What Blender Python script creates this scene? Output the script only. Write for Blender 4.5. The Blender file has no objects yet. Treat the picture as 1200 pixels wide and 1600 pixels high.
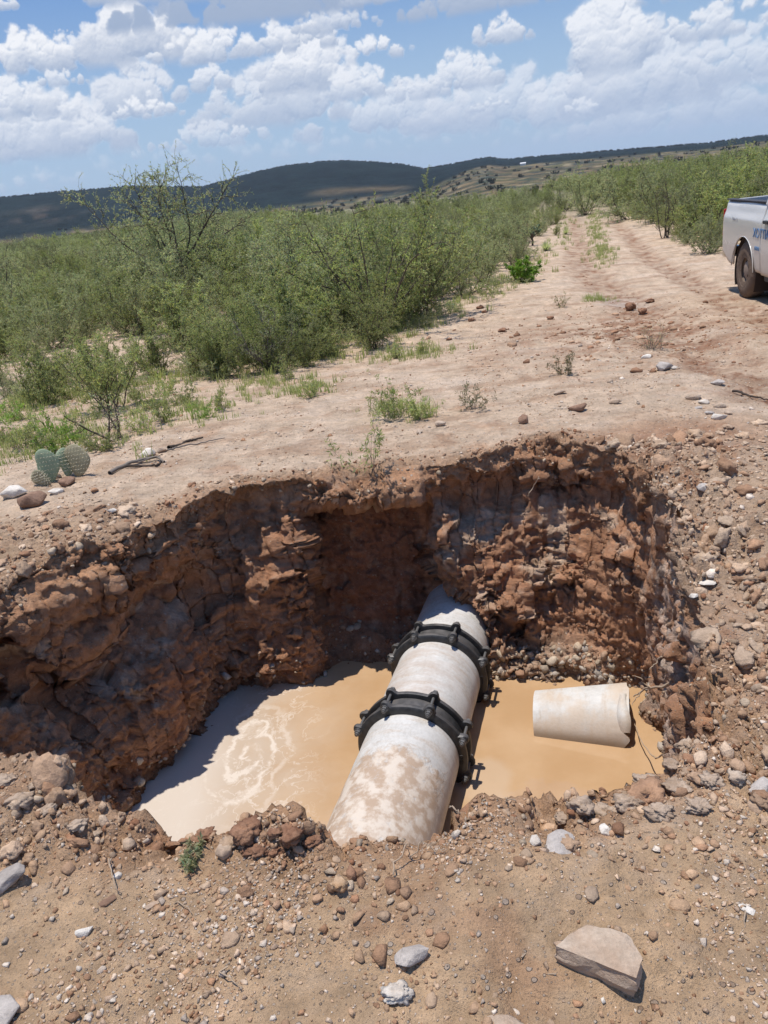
import bpy, bmesh, math, random
import numpy as np
from mathutils import Vector, Matrix
R = math.radians
random.seed(7); rng = np.random.default_rng(7)
S = bpy.context.scene
COL = S.collection

# numerical noise, used for the clouds, the soil and the stones
_perm = np.random.default_rng(3).permutation(256).astype(np.int32); _perm = np.concatenate([_perm, _perm, _perm])
_g = np.random.default_rng(4).normal(size=(256, 3)); _g /= np.linalg.norm(_g, axis=1)[:, None]; _g = _g.astype(np.float32)
_j = np.random.default_rng(5).random((256, 3)).astype(np.float32)
def _hash(i, j, k): return _perm[_perm[_perm[i & 255] + (j & 255)] + (k & 255)]
def perlin(P):
    P = P.astype(np.float32); I = np.floor(P).astype(np.int32); f = P - I; u = f * f * f * (f * (f * 6 - 15) + 10)
    out = 0
    for dx in (0, 1):
        for dy in (0, 1):
            for dz in (0, 1):
                g = _g[_hash(I[:, 0] + dx, I[:, 1] + dy, I[:, 2] + dz)]
                dt = g[:, 0] * (f[:, 0] - dx) + g[:, 1] * (f[:, 1] - dy) + g[:, 2] * (f[:, 2] - dz)
                out = out + dt * (u[:, 0] if dx else 1 - u[:, 0]) * (u[:, 1] if dy else 1 - u[:, 1]) * (u[:, 2] if dz else 1 - u[:, 2])
    return out * 1.5
def fbm(P, oct=4, rough=.5):
    a, t, s = 1.0, 0, 0.0
    for o in range(oct): t = t + a * perlin(P * (2.03 ** o) + 17.3 * o); s += a; a *= rough
    return t / s
def worley(P):
    P = P.astype(np.float32); I = np.floor(P - .5).astype(np.int32); best = np.full(len(P), 9.0, np.float32); sec = best.copy()
    for dx in (0, 1):
        for dy in (0, 1):
            for dz in (0, 1):
                c = I + np.array([dx, dy, dz], np.int32); q = c + .15 + .7 * _j[_hash(c[:, 0], c[:, 1], c[:, 2])]
                d = ((P - q) ** 2).sum(1); sec = np.where(d < best, best, np.minimum(sec, d)); best = np.minimum(best, d)
    return np.sqrt(best), np.sqrt(sec)
def shards(P):
    """broken clay: every cell is a tilted flat face of its own height"""
    P = P.astype(np.float32); I = np.floor(P - .5).astype(np.int32); best = np.full(len(P), 9.0, np.float32); out = np.zeros(len(P), np.float32)
    for dx in (0, 1):
        for dy in (0, 1):
            for dz in (0, 1):
                c = I + np.array([dx, dy, dz], np.int32); h = _hash(c[:, 0], c[:, 1], c[:, 2]); v = P - (c + .15 + .7 * _j[h]); d = (v ** 2).sum(1)
                val = (_j[h, 1] - .5) + (v * _g[(h + 91) & 255]).sum(1) * 1.1; m = d < best; out = np.where(m, val, out); best = np.where(m, d, best)
    return out
def sstep(x, a, b):
    t = np.clip((x - a) / (b - a), 0, 1); return t * t * (3 - 2 * t)
def gauss(x, c, s): return np.exp(-((x - c) / s) ** 2)

# ------------------------------------------------------------------ camera, sky, sun, exposure
FP, PITCH, ROLL, EYE = 1208.0, R(22.2), R(6.8), 1.65
cF = np.array([0, math.cos(PITCH), -math.sin(PITCH)]); cU0 = np.array([0, math.sin(PITCH), math.cos(PITCH)])
cR = np.array([math.cos(ROLL), 0, 0]) - math.sin(ROLL) * cU0
cU = np.array([math.sin(ROLL), 0, 0]) + math.cos(ROLL) * cU0
cam = bpy.data.cameras.new('camera'); camo = bpy.data.objects.new('camera', cam); COL.objects.link(camo)
cam.lens = FP / 1600 * 36; cam.sensor_width = 36; cam.clip_start = 0.05; cam.clip_end = 20000
camo.matrix_world = Matrix(((cR[0], cU[0], -cF[0], 0), (cR[1], cU[1], -cF[1], 0), (cR[2], cU[2], -cF[2], EYE), (0, 0, 0, 1)))
S.camera = camo
SUN = np.array([-0.165, 0.06, 0.98]); SUN /= np.linalg.norm(SUN)
S.view_settings.view_transform = 'Standard'; S.view_settings.look = 'None'
S.view_settings.exposure = 0.0; S.view_settings.gamma = 1; S.view_settings.use_curve_mapping = False
S.cycles.max_bounces = 6; S.cycles.diffuse_bounces = 3; S.cycles.transparent_max_bounces = 8; S.cycles.volume_bounces = 0

def pix(px, py, z=0.0):
    """where the sight line through a spot of the photograph meets the height z"""
    d = cF * FP + cR * (px - 600) - cU * (py - 800)
    t = (z - EYE) / d[2]
    return np.array([d[0] * t, d[1] * t, z])
def azel(px, py):
    d = cF * FP + cR * (px - 600) - cU * (py - 800)
    return math.atan2(d[0], d[1]), math.atan2(d[2], math.hypot(d[0], d[1]))

class NT:
    """small helper for node trees"""
    def __init__(s, tree): s.t = tree; s.t.nodes.clear()
    def n(s, typ, inp=None, **kw):
        nd = s.t.nodes.new(typ)
        for k, v in kw.items(): setattr(nd, k, v)
        for k, v in (inp or {}).items():
            if isinstance(v, bpy.types.NodeSocket): s.t.links.new(v, nd.inputs[k])
            else: nd.inputs[k].default_value = v
        return nd
    def m(s, op, a, b=0.0, c=0.0, clamp=False):
        nd = s.t.nodes.new('ShaderNodeMath'); nd.operation = op; nd.use_clamp = clamp
        for i, v in enumerate((a, b, c)):
            if isinstance(v, bpy.types.NodeSocket): s.t.links.new(v, nd.inputs[i])
            else: nd.inputs[i].default_value = v
        return nd.outputs[0]
    def v(s, op, a, b=(0, 0, 0)):
        nd = s.t.nodes.new('ShaderNodeVectorMath'); nd.operation = op
        for i, x in enumerate((a, b)):
            if isinstance(x, bpy.types.NodeSocket): s.t.links.new(x, nd.inputs[i])
            else: nd.inputs[i].default_value = x
        return nd.outputs[1] if op in ('LENGTH', 'DOT_PRODUCT', 'DISTANCE') else nd.outputs[0]
    def noise(s, vec, scale, det=4, rough=0.55, dist=0.0, out=0):
        return s.n('ShaderNodeTexNoise', {'Vector': vec, 'Scale': scale, 'Detail': det, 'Roughness': rough, 'Distortion': dist}).outputs[out]
    def ss(s, x, a, b, lo=0.0, hi=1.0):
        nd = s.n('ShaderNodeMapRange', {0: x, 1: a, 2: b, 3: lo, 4: hi}, interpolation_type='SMOOTHSTEP')
        return nd.outputs[0]
    def mix(s, f, a, b, mode='MIX'):
        nd = s.t.nodes.new('ShaderNodeMix'); nd.data_type = 'RGBA'; nd.blend_type = mode
        for i, x in ((0, f), (6, a), (7, b)):
            if isinstance(x, bpy.types.NodeSocket): s.t.links.new(x, nd.inputs[i])
            else: nd.inputs[i].default_value = (x if i == 0 else (*x, 1) if len(x) == 3 else x)
        return nd.outputs[2]

W = bpy.data.worlds.new('World'); S.world = W; W.use_nodes = True
w = NT(W.node_tree)
sky = w.n('ShaderNodeTexSky', sky_type='NISHITA', sun_disc=False, sun_elevation=math.asin(SUN[2]),
          sun_rotation=math.atan2(SUN[0], SUN[1]) % (2 * math.pi), air_density=1.0, dust_density=1.2, ozone_density=1.5)
gen = w.n('ShaderNodeTexCoord').outputs['Generated']
sx = w.n('ShaderNodeSeparateXYZ', {0: gen})
az = w.m('ARCTAN2', sx.outputs[0], sx.outputs[1]); el = w.m('ARCSINE', sx.outputs[2])
# ---- cumulus clouds: heaps of round puffs, shaded by their own relief, laid out in azimuth and elevation all round the sky
IW, IH = 6144, 1536                                   # the full circle by the upper quarter
KX = IW / (2 * math.pi); KY = IH / (math.pi / 2)
CL = np.zeros((IH, IW, 4), np.float32)
def heap(a0, e0, rx, ry, n, seed, dark=0.0, soft=1.0, flat_base=.35, tall=0.0, amax=1.0, fine=1.0, st=1):
    """one cumulus centred on azimuth a0, elevation e0 (radians), half sizes rx, ry"""
    r = np.random.default_rng(seed)
    x0, x1 = int((a0 - 1.5 * rx) * KX) + IW // 2, int((a0 + 1.5 * rx) * KX) + IW // 2
    y0, y1 = max(0, int((e0 - 1.6 * ry) * KY)), min(IH, int((e0 + 1.8 * ry) * KY))
    if y1 - y0 < 4: return
    x1 = x0 + (x1 - x0) // st * st; y1 = y0 + (y1 - y0) // st * st
    X, Y = np.meshgrid((np.arange(x0, x1, st) - IW // 2) / KX, np.arange(y0, y1, st) / KY)
    X = (X - a0) * math.cos(e0)
    q = np.c_[X.ravel(), (Y - e0).ravel(), np.full(X.size, seed * 1.37)]; sc = 1.0 / ry
    wx = fbm(q * np.array([sc, sc, 1]) * 1.5 + 3, 5, .6).reshape(X.shape); wy = fbm(q * np.array([sc, sc, 1]) * 1.5 + 53, 5, .6).reshape(X.shape)
    U = X + wx * ry * .42; V = (Y - e0) + wy * ry * .36
    Hh = np.full(X.shape, -1.0, np.float32)
    for k in range(n):
        u = np.clip(r.normal() * .48, -1, 1); top = math.sqrt(max(0, 1 - u * u)) * (.75 + .5 * r.random()) + tall * math.exp(-(u / .35) ** 2)
        t = r.random() ** .7; px_ = u * rx * math.cos(0) ; py_ = (-.55 + t * (top + .35)) * ry
        rad = ry * (.46 - .28 * t) * (.55 + .8 * r.random()); zz_ = ry * .30 * r.random() * (1 - abs(u))
        jx = slice(max(0, int((px_ - rad * 1.9) / math.cos(e0) * KX + (a0 * KX + IW // 2 - x0)) // st), max(0, int((px_ + rad * 1.9) / math.cos(e0) * KX + (a0 * KX + IW // 2 - x0)) // st + 1))
        jy = slice(max(0, (int((py_ + e0 - rad * 1.9) * KY) - y0) // st), max(0, (int((py_ + e0 + rad * 1.9) * KY) + 1 - y0) // st))
        d2 = (U[jy, jx] - px_) ** 2 + ((V[jy, jx] - py_) * 1.08) ** 2
        if d2.size == 0: continue
        h = zz_ + np.sqrt(np.clip(rad * rad - d2, 0, None)); h = np.where(d2 < rad * rad, h, zz_ - (np.sqrt(d2) - rad) * 1.3)
        Hh[jy, jx] = np.maximum(Hh[jy, jx], h)
    Hh = np.maximum(Hh, -ry)
    f1, _ = worley(np.c_[(U * sc * 4.2).ravel(), (V * sc * 4.2).ravel(), np.full(X.size, 1.7 + seed)])
    Hn = Hh + ry * fine * (.06 * (.5 - f1)).reshape(X.shape) + ry * .032 * fbm(q * np.array([sc, sc, 1]) * 7, 4, .6).reshape(X.shape)
    al = sstep(Hn / ry + .10 * wx, -.05, .34 * soft)
    # flat, soft base
    vb = (Y - e0) / ry; al = al * sstep(vb + .10 * wx, -.80, -.80 + flat_base)
    gy, gx = np.gradient(Hn, st / KY, st / KX); gy = gy * .26; gx = gx * .26
    nrm = 1 / np.sqrt(1 + gx * gx + gy * gy); lit = (-gy * .80 + gx * .22 + .55) * nrm
    lit = sstep(lit, .0, 1.0)
    up = sstep(vb + .25 * wy, -.75, .55)
    k = np.clip(.03 + 1.12 * lit * (.22 + .66 * up) + .34 * up ** 2, 0, 1) * (1 - dark)
    thin = 1 - sstep(Hn / ry, .0, .28)
    k = np.maximum(k, thin * .72 * (1 - dark))
    k = k[..., None]; col = np.array([.34, .43, .60]) * (1 - k) + np.array([1.0, 1.0, 1.02]) * k
    fade = math.exp(-max(e0, 0) / .10) * .8; col = col * (1 - fade) + np.array([.50, .62, .81]) * fade
    al = al * amax * (1 - .35 * math.exp(-max(e0, 0) / .05)) * sstep(Y, .0, .05)
    if st > 1: al = np.repeat(np.repeat(al, st, 0), st, 1); col = np.repeat(np.repeat(col, st, 0), st, 1)
    xs_ = np.arange(x0, x1) % IW; dst = CL[y0:y1][:, xs_]
    a_ = al[..., None]; oa = dst[..., 3:4]; na = a_ + oa * (1 - a_)
    dst[..., :3] = np.where(na > 1e-4, (col * a_ + dst[..., :3] * oa * (1 - a_)) / np.maximum(na, 1e-4), col); dst[..., 3:4] = na
    CL[y0:y1, xs_] = dst
def heap_px(px, py, rx, ry, n, seed, **kw):
    a, e = azel(px, py); heap(a, e, rx / FP, ry / FP, n, seed, **kw)
cr = np.random.default_rng(77)
for k in range(46):                                     # the rest of the sky, outside the picture
    a = cr.uniform(-math.pi, math.pi); e = .06 + .30 * cr.random() ** 1.3
    if abs(a) < .62 and e < .50: continue
    s_ = cr.uniform(.05, .13); heap(a, e, s_ * 1.5, s_ * .62, 26, 500 + k, st=4)
for k in range(6):
    a = cr.uniform(-math.pi, math.pi); e = cr.uniform(.5, .9)
    if abs(a) < .7: continue
    heap(a, e, .16, .09, 26, 700 + k, dark=.15, st=4)
# low, pale, far banks first, then the nearer heaps of the picture
for (px, py, rx, ry) in [(60, 285, 150, 18), (270, 250, 170, 22), (470, 232, 150, 20), (690, 222, 160, 20), (900, 208, 150, 18), (1120, 190, 150, 20), (214, 244, 16, 9)]:
    heap_px(px, py, rx, ry, 30, int(px + py), soft=3.0, amax=.7, st=2)
for (px, py, rx, ry, n, dk, am, tl) in [
    (610, 178, 130, 40, 60, .12, .9, 0), (770, 165, 110, 50, 60, .10, .85, 0), (420, 160, 95, 48, 60, .15, .95, 0), (330, 215, 80, 22, 40, .05, .75, 0),
    (205, 150, 70, 42, 50, .18, .95, 0), (70, 205, 95, 50, 60, .10, 1, 0), (20, 160, 50, 32, 40, .0, .95, 0),
    (1090, 165, 150, 46, 80, .14, .9, 0), (900, 160, 80, 42, 60, .04, .9, 0), (1000, 125, 95, 56, 80, .12, .95, .2), (955, 68, 50, 56, 70, .0, 1, .5),
    (1165, 95, 110, 40, 60, .08, .9, 0), (1140, 34, 100, 26, 50, .08, .95, 0),
    (722, 118, 50, 30, 40, .0, .95, 0), (783, 50, 38, 22, 30, .10, .95, 0), (583, 78, 52, 20, 30, .0, .95, 0),
    (475, 108, 66, 44, 60, .0, 1, .25), (560, 135, 60, 26, 40, .0, .95, 0), (660, 140, 50, 20, 30, .05, .85, 0), (330, 125, 26, 22, 26, .05, .9, 0),
    (225, 172, 50, 18, 30, -.05, 1, 0), (52, 88, 66, 30, 50, .0, 1, 0), (95, 124, 32, 13, 24, .05, .85, 0), (118, 172, 22, 18, 20, 0, .85, 0), (140, 205, 26, 26, 26, 0, .8, 0),
    (205, 60, 66, 46, 70, .10, 1, .2), (330, 78, 80, 26, 50, .0, .95, 0), (450, 62, 76, 24, 50, .05, .95, 0), (520, 36, 60, 20, 40, .30, .9, 0),
    (770, 165, 36, 12, 20, 0, .9, 0), (905, 172, 28, 14, 20, 0, .95, 0), (372, 206, 13, 13, 10, 0, .9, 0), (5, 6, 24, 12, 16, .1, .9, 0), (100, 52, 24, 4, 10, .2, .6, 0)]:
    heap_px(px, py, rx, ry, n, int(px * 3 + py), dark=dk, amax=am, tall=tl)
for (px, py, rx, ry, dk) in [(420, 6, 200, 34, .95), (300, -28, 140, 34, .45), (590, -8, 50, 16, .5), (770, -4, 120, 24, .8), (960, -34, 50, 26, .1), (1150, -44, 110, 30, .3)]:
    heap_px(px, py, rx, ry, 110, int(px * 3 + py + 5000), dark=dk, flat_base=.5, fine=.4)
img = bpy.data.images.new('cloud_field', IW, IH, alpha=True, float_buffer=True); img.colorspace_settings.name = 'Linear Rec.709'; img.alpha_mode = 'CHANNEL_PACKED'
img.pixels.foreach_set(CL.ravel()); img.update(); del CL
uv = w.n('ShaderNodeCombineXYZ', {0: w.m('MULTIPLY_ADD', az, 1 / (2 * math.pi), .5), 1: w.m('MAXIMUM', w.m('MULTIPLY', el, 2 / math.pi), .0004)})
ti = w.n('ShaderNodeTexImage', {'Vector': uv.outputs[0]}, image=img, extension='EXTEND', interpolation='Linear')
cloudc = w.v('SCALE', ti.outputs[0]); w.t.nodes[-1].inputs['Scale'].default_value = 10.0
skyc = w.mix(1.0, sky.outputs[0], (.70, .95, 1.15), 'MULTIPLY')
skyc = w.mix(w.ss(el, -.02, .26, .80, .35), skyc, (4.7, 6.1, 8.3))
skyc = w.mix(w.ss(el, .10, .34, 0, .80), skyc, (.9, 2.6, 6.6))
skyc = w.mix(w.ss(el, .5, 1.1, 0, .5), skyc, (.6, 1.7, 4.6))
fin = w.mix(ti.outputs[1], skyc, cloudc)
bg = w.n('ShaderNodeBackground', {'Color': fin, 'Strength': 0.1})
w.t.links.new(bg.outputs[0], w.n('ShaderNodeOutputWorld').inputs[0])
W.cycles.sampling_method = 'MANUAL'; W.cycles.sample_map_resolution = 512

sl = bpy.data.lights.new('sun', 'SUN'); sl.energy = 4.9; sl.angle = R(.53); sl.color = (1.0, .94, .85)
so = bpy.data.objects.new('sun', sl); COL.objects.link(so)
so.rotation_euler = Vector(SUN).to_track_quat('Z', 'Y').to_euler()

# ------------------------------------------------------------------ helpers
def tag(o, label=None, cat=None, group=None, kind=None):
    if label: o['label'] = label
    if cat: o['category'] = cat
    if group: o['group'] = group
    if kind: o['kind'] = kind
    return o
def empty(name, loc, label=None, cat=None, group=None, rz=0, kind=None):
    o = bpy.data.objects.new(name, None); COL.objects.link(o); o.empty_display_size = .1
    o.location = [float(a) for a in loc]; o.rotation_euler = (0, 0, rz)
    return tag(o, label, cat, group, kind)
def mesh_np(name, V, Fc, mat=None, smooth=True, colors=None, link=True, parent=None):
    """V (n,3), Fc (m,k) all faces of one size"""
    me = bpy.data.meshes.new(name); V = np.ascontiguousarray(V, dtype=np.float32); Fc = np.ascontiguousarray(Fc, dtype=np.int32)
    me.vertices.add(len(V)); me.vertices.foreach_set('co', V.ravel())
    k = Fc.shape[1]; me.loops.add(Fc.size); me.loops.foreach_set('vertex_index', Fc.ravel())
    me.polygons.add(len(Fc)); me.polygons.foreach_set('loop_start', np.arange(0, Fc.size, k, dtype=np.int32))
    me.polygons.foreach_set('loop_total', np.full(len(Fc), k, dtype=np.int32))
    if smooth: me.polygons.foreach_set('use_smooth', np.ones(len(Fc), dtype=bool))
    me.update(calc_edges=True)
    if colors is not None:
        ca = me.color_attributes.new('Col', 'FLOAT_COLOR', 'POINT')
        c4 = np.ones((len(V), 4), dtype=np.float32); c4[:, :3] = colors; ca.data.foreach_set('color', c4.ravel())
    if mat: me.materials.append(mat)
    if not link: return me
    o = bpy.data.objects.new(name, me); COL.objects.link(o)
    if parent: o.parent = parent
    return o
def obj_bm(name, bm, mat, parent=None, smooth=False, bevel=0):
    if bevel: bmesh.ops.bevel(bm, geom=list(bm.edges), offset=bevel, segments=2, affect='EDGES', profile=.6, clamp_overlap=True)
    me = bpy.data.meshes.new(name); bm.to_mesh(me); bm.free()
    if smooth:
        for p in me.polygons: p.use_smooth = True
    if mat: me.materials.append(mat)
    o = bpy.data.objects.new(name, me); COL.objects.link(o)
    if parent: o.parent = parent
    return o
def copy_tree(o, parent=None):
    c = o.copy(); COL.objects.link(c); c.parent = parent
    for ch in o.children: copy_tree(ch, c)
    return c

# ------------------------------------------------------------------ materials
def newmat(name):
    m = bpy.data.materials.new(name); m.use_nodes = True; return m, NT(m.node_tree)
def finish(t, col, rough=.9, bump=None, bs=.3, bd=.01, spec=.3, metal=0.0, extra=None):
    inp = {'Base Color': col if isinstance(col, bpy.types.NodeSocket) else (*col, 1), 'Roughness': rough, 'Specular IOR Level': spec, 'Metallic': metal}
    inp.update(extra or {})
    b = t.n('ShaderNodeBsdfPrincipled', inp)
    if bump is not None:
        bn = t.n('ShaderNodeBump', {'Height': bump, 'Strength': bs, 'Distance': bd}); t.t.links.new(bn.outputs[0], b.inputs['Normal'])
    o = t.n('ShaderNodeOutputMaterial'); t.t.links.new(b.outputs[0], o.inputs[0]); return b
def mat_simple(name, col, rough=.6, var=.15, scale=20, bs=.2, bd=.004, spec=.4, metal=0.0, obj=True):
    m, t = newmat(name); tc = t.n('ShaderNodeTexCoord').outputs['Object']
    n = t.noise(tc, scale, 6, .6); f = t.m('MULTIPLY_ADD', n, 2 * var, 1 - var)
    c = t.mix(1.0, col, t.n('ShaderNodeCombineXYZ', {0: f, 1: f, 2: f}).outputs[0], 'MULTIPLY')
    finish(t, c, rough, t.noise(tc, scale * 4, 5, .6), bs, bd, spec, metal); return m

def mat_soil():
    m, t = newmat('soil'); pos = t.n('ShaderNodeNewGeometry').outputs['Position']
    a = t.n('ShaderNodeVertexColor', layer_name='Col')
    n1 = t.noise(pos, 3.0, 6, .62); n2 = t.noise(pos, 26.0, 8, .68); n3 = t.noise(pos, 150.0, 4, .7)
    f = t.m('ADD', t.m('MULTIPLY', n1, .7), t.m('ADD', t.m('MULTIPLY', n2, .8), t.m('MULTIPLY', n3, .55)))
    f = t.m('SUBTRACT', f, .03)
    c = t.mix(1.0, a.outputs[0], t.n('ShaderNodeCombineXYZ', {0: f, 1: f, 2: f}).outputs[0], 'MULTIPLY')
    # warm / pale drift in the soil
    c = t.mix(t.ss(t.noise(pos, 9.0, 5, .65), .5, .72, 0, .38), c, (.52, .40, .30))
    c = t.mix(t.ss(t.noise(pos, 5.0, 5, .6), .55, .75, 0, .45), c, (.33, .165, .085))
    # grit and small pebbles, three sizes
    hs = None
    for sc, th, amt in ((38, .62, .8), (85, .55, .7), (190, .5, .55)):
        vo = t.n('ShaderNodeTexVoronoi', {'Vector': pos, 'Scale': float(sc), 'Randomness': 1.0})
        rnd = t.n('ShaderNodeSeparateColor', {0: vo.outputs['Color']})
        on = t.m('GREATER_THAN', rnd.outputs[0], th)
        rad = t.m('MULTIPLY_ADD', rnd.outputs[1], .22, .14)
        peb = t.m('MULTIPLY', on, t.ss(t.m('SUBTRACT', rad, vo.outputs['Distance']), 0.0, .07))
        pc = t.mix(rnd.outputs[2], (.24, .15, .10), (.60, .51, .42))
        # pebbles only where the alpha-like value of slope is gentle enough
        nz = t.n('ShaderNodeSeparateXYZ', {0: t.n('ShaderNodeNewGeometry').outputs['True Normal']}).outputs[2]
        peb = t.m('MULTIPLY', peb, t.ss(nz, .15, .75, .25, 1.0))
        c = t.mix(t.m('MULTIPLY', peb, amt), c, pc)
        hh = t.m('MULTIPLY', peb, 26.0 / sc)
        hs = hh if hs is None else t.m('ADD', hs, hh)
    h = t.m('ADD', hs, t.m('ADD', t.m('MULTIPLY', n2, 1.3), t.m('MULTIPLY', n3, .5)))
    finish(t, c, .95, h, 1.0, .02, .15); return m
SOIL = mat_soil()

def mat_stone(name, c1, c2, scale=9, attr=False):
    m, t = newmat(name); g = t.n('ShaderNodeTexCoord').outputs['Object']
    pos = t.n('ShaderNodeNewGeometry').outputs['Position']
    rnd = t.n('ShaderNodeObjectInfo').outputs['Random']
    vec = t.v('ADD', pos, t.n('ShaderNodeCombineXYZ', {0: rnd, 1: rnd, 2: rnd}).outputs[0])
    n = t.noise(vec, scale, 7, .65); n2 = t.noise(vec, scale * 7, 6, .7)
    c = t.mix(t.ss(n, .35, .65), c1, c2)
    f = t.m('MULTIPLY_ADD', n2, .9, .55); c = t.mix(1.0, c, t.n('ShaderNodeCombineXYZ', {0: f, 1: f, 2: f}).outputs[0], 'MULTIPLY')
    if attr:
        a = t.n('ShaderNodeVertexColor', layer_name='Col'); c = t.mix(1.0, c, a.outputs[0], 'MULTIPLY')
    finish(t, c, .9, t.m('ADD', n, n2), .7, .012, .2); return m
ST_TAN = mat_stone('stone_tan', (.40, .29, .21), (.50, .40, .31))
ST_GREY = mat_stone('stone_grey', (.33, .29, .26), (.48, .43, .39))
ST_WHITE = mat_stone('stone_pale', (.52, .45, .38), (.70, .65, .58))
ST_BROWN = mat_stone('stone_brown', (.20, .12, .08), (.32, .20, .14))
ST_ORANGE = mat_stone('stone_orange', (.42, .25, .13), (.50, .36, .24))
ST_CLOD = mat_stone('clod_red', (.20, .10, .06), (.33, .185, .115), 14)
ST_CLODG = mat_stone('clod_grey', (.34, .245, .175), (.48, .37, .28), 14)
ST_ATTR = mat_stone('stone_mixed', (.85, .82, .8), (1.1, 1.08, 1.05), 12, attr=True)

# ------------------------------------------------------------------ the land: height and the pit's outline
CEN = np.array([.1, 3.3])
RIM = [(-2.15, 2.85), (-1.9, 2.5), (-1.52, 2.27), (-1.12, 2.0), (-.88, 1.85), (-.57, 1.80), (-.29, 1.73), (.08, 1.70), (.31, 1.77), (.53, 1.81), (.74, 1.84),
       (.95, 2.02), (1.08, 2.4), (1.24, 2.85), (1.37, 3.3), (1.46, 3.75), (1.50, 4.25), (1.38, 4.66), (1.14, 4.90), (.84, 4.90), (.5, 4.80),
       (.2, 4.74), (-.1, 4.74), (-.38, 4.76), (-.72, 4.76), (-1.08, 4.66), (-1.3, 4.28), (-1.48, 4.0), (-1.78, 3.76), (-2.04, 3.35)]
BOT = [(-1.72, 2.85), (-1.45, 2.4), (-1.2, 2.2), (-.95, 2.0), (-.75, 1.92), (-.5, 1.86), (-.29, 1.82), (.08, 1.8), (.31, 1.84), (.53, 1.88), (.72, 1.95),
       (.86, 2.15), (1.02, 2.4), (1.20, 2.85), (1.34, 3.3), (1.45, 3.7), (1.5, 4.1), (1.34, 4.34), (1.05, 4.42), (.78, 4.47), (.48, 4.48),
       (.2, 4.55), (-.1, 4.60), (-.36, 4.66), (-.66, 4.66), (-1.22, 4.62), (-1.36, 4.2), (-1.44, 3.9), (-1.54, 3.6), (-1.68, 3.2)]
WATER = -1.42
def spline_closed(pts, n):
    P = np.array(pts, float); k = len(P); t = np.arange(n) / n * k; i = t.astype(int); f = (t - i)[:, None]
    a, b, c, d = P[(i - 1) % k], P[i % k], P[(i + 1) % k], P[(i + 2) % k]
    return .5 * ((2 * b) + (-a + c) * f + (2 * a - 5 * b + 4 * c - d) * f ** 2 + (-a + 3 * b - 3 * c + d) * f ** 3)
NU = 1040
dense_r, dense_b = spline_closed(RIM, 6000), spline_closed(BOT, 6000)
seg = np.linalg.norm(np.roll(dense_r, -1, 0) - dense_r, axis=1)
# more columns on the walls that face the eye
wgt = 1 + .35 * (dense_r[:, 1] > 2.6)
cum = np.concatenate([[0], np.cumsum(seg * wgt)]); idx = np.searchsorted(cum, np.arange(NU) / NU * cum[-1]).clip(0, 5999)
rim, bot = dense_r[idx].copy(), dense_b[idx].copy()
r3 = np.c_[rim, np.zeros(NU)]
jag = fbm(r3 * 2.2 + 5, 4, .6) * .17 + fbm(r3 * 9 + 9, 3, .6) * .06
dirn = rim - CEN; dirn /= np.linalg.norm(dirn, axis=1)[:, None]
near_w = .45 + .55 * sstep(rim[:, 1], 2.0, 2.8)
rim += dirn * (jag * near_w)[:, None]
bot += dirn * (fbm(r3 * 2.6 + 25, 4, .6) * .16)[:, None]

RUTS = [([(900, 338), (903, 380), (905, 408), (935, 440), (975, 462), (1015, 500), (1080, 555), (1150, 610), (1230, 670)], .42, .055),
        ([(953, 332), (975, 360), (1000, 385), (1020, 405), (1060, 425), (1130, 470), (1230, 530)], .28, .05)]
def zgen(x, y):
    """height of the open land without its roughness"""
    d = np.hypot(x, y)
    z = -.28 * sstep(y, 4.9, 11.5)
    z = z + .05 * perlin(np.c_[x * .35, y * .35, x * 0 + 3.1]) * sstep(d, 3, 9)
    z = z - 9.0 * sstep(d, 55, 620) + .25 * perlin(np.c_[x * .03, y * .03, x * 0 + 8.1]) * sstep(d, 25, 90)
    z = z - 25 * sstep(d, 900, 2500)
    # heaps thrown up round the pit
    z = z + .10 * gauss(x, 1.75, .45) * sstep(y, 1.5, 2.3) * (1 - sstep(y, 4.1, 4.8))
    z = z + .05 * gauss(np.hypot((x - 1.15) / 1.3, y - 1.75), 0, .28) - .07 * gauss(np.hypot((x - .45) / 1.3, y - 1.8), 0, .22)
    z = z + .10 * gauss(np.hypot((x + 1.55) / 1.5, y - 1.95), 0, .35)
    z = z + .02 * gauss(np.hypot((x + .45) / 1.2, y - 1.72), 0, .16)
    z = z + .05 * gauss(np.hypot((x - .1) / 2.5, y - 1.5), 0, .25)
    z = z + .10 * gauss(np.hypot((x + 1.9) / 1.0, (y - 4.1) / 1.2), 0, .5)
    return z
rut_pts = []
for pts, wd, dp in RUTS:
    q = np.array([pix(a, b, -.27)[:2] for a, b in pts])
    tt = np.linspace(0, len(q) - 1, 160); q = np.c_[np.interp(tt, range(len(q)), q[:, 0]), np.interp(tt, range(len(q)), q[:, 1])]
    rut_pts.append((q, wd, dp))
def rut(x, y):
    """0..1 closeness to a wheel rut"""
    m = np.zeros(len(x)); P = np.c_[x, y]; near = (y > 3) & (np.hypot(x, y) < 60)
    for q, wd, dp in rut_pts:
        sel = np.where(near)[0]
        if len(sel) == 0: continue
        d = np.full(len(sel), 1e9)
        for a in q: d = np.minimum(d, (P[sel, 0] - a[0]) ** 2 + (P[sel, 1] - a[1]) ** 2)
        d = np.sqrt(d) + .08 * perlin(np.c_[P[sel] * 1.5, np.zeros(len(sel))])
        m[sel] = np.maximum(m[sel], 1 - sstep(d, wd * .35, wd * 1.25))
    return m

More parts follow.
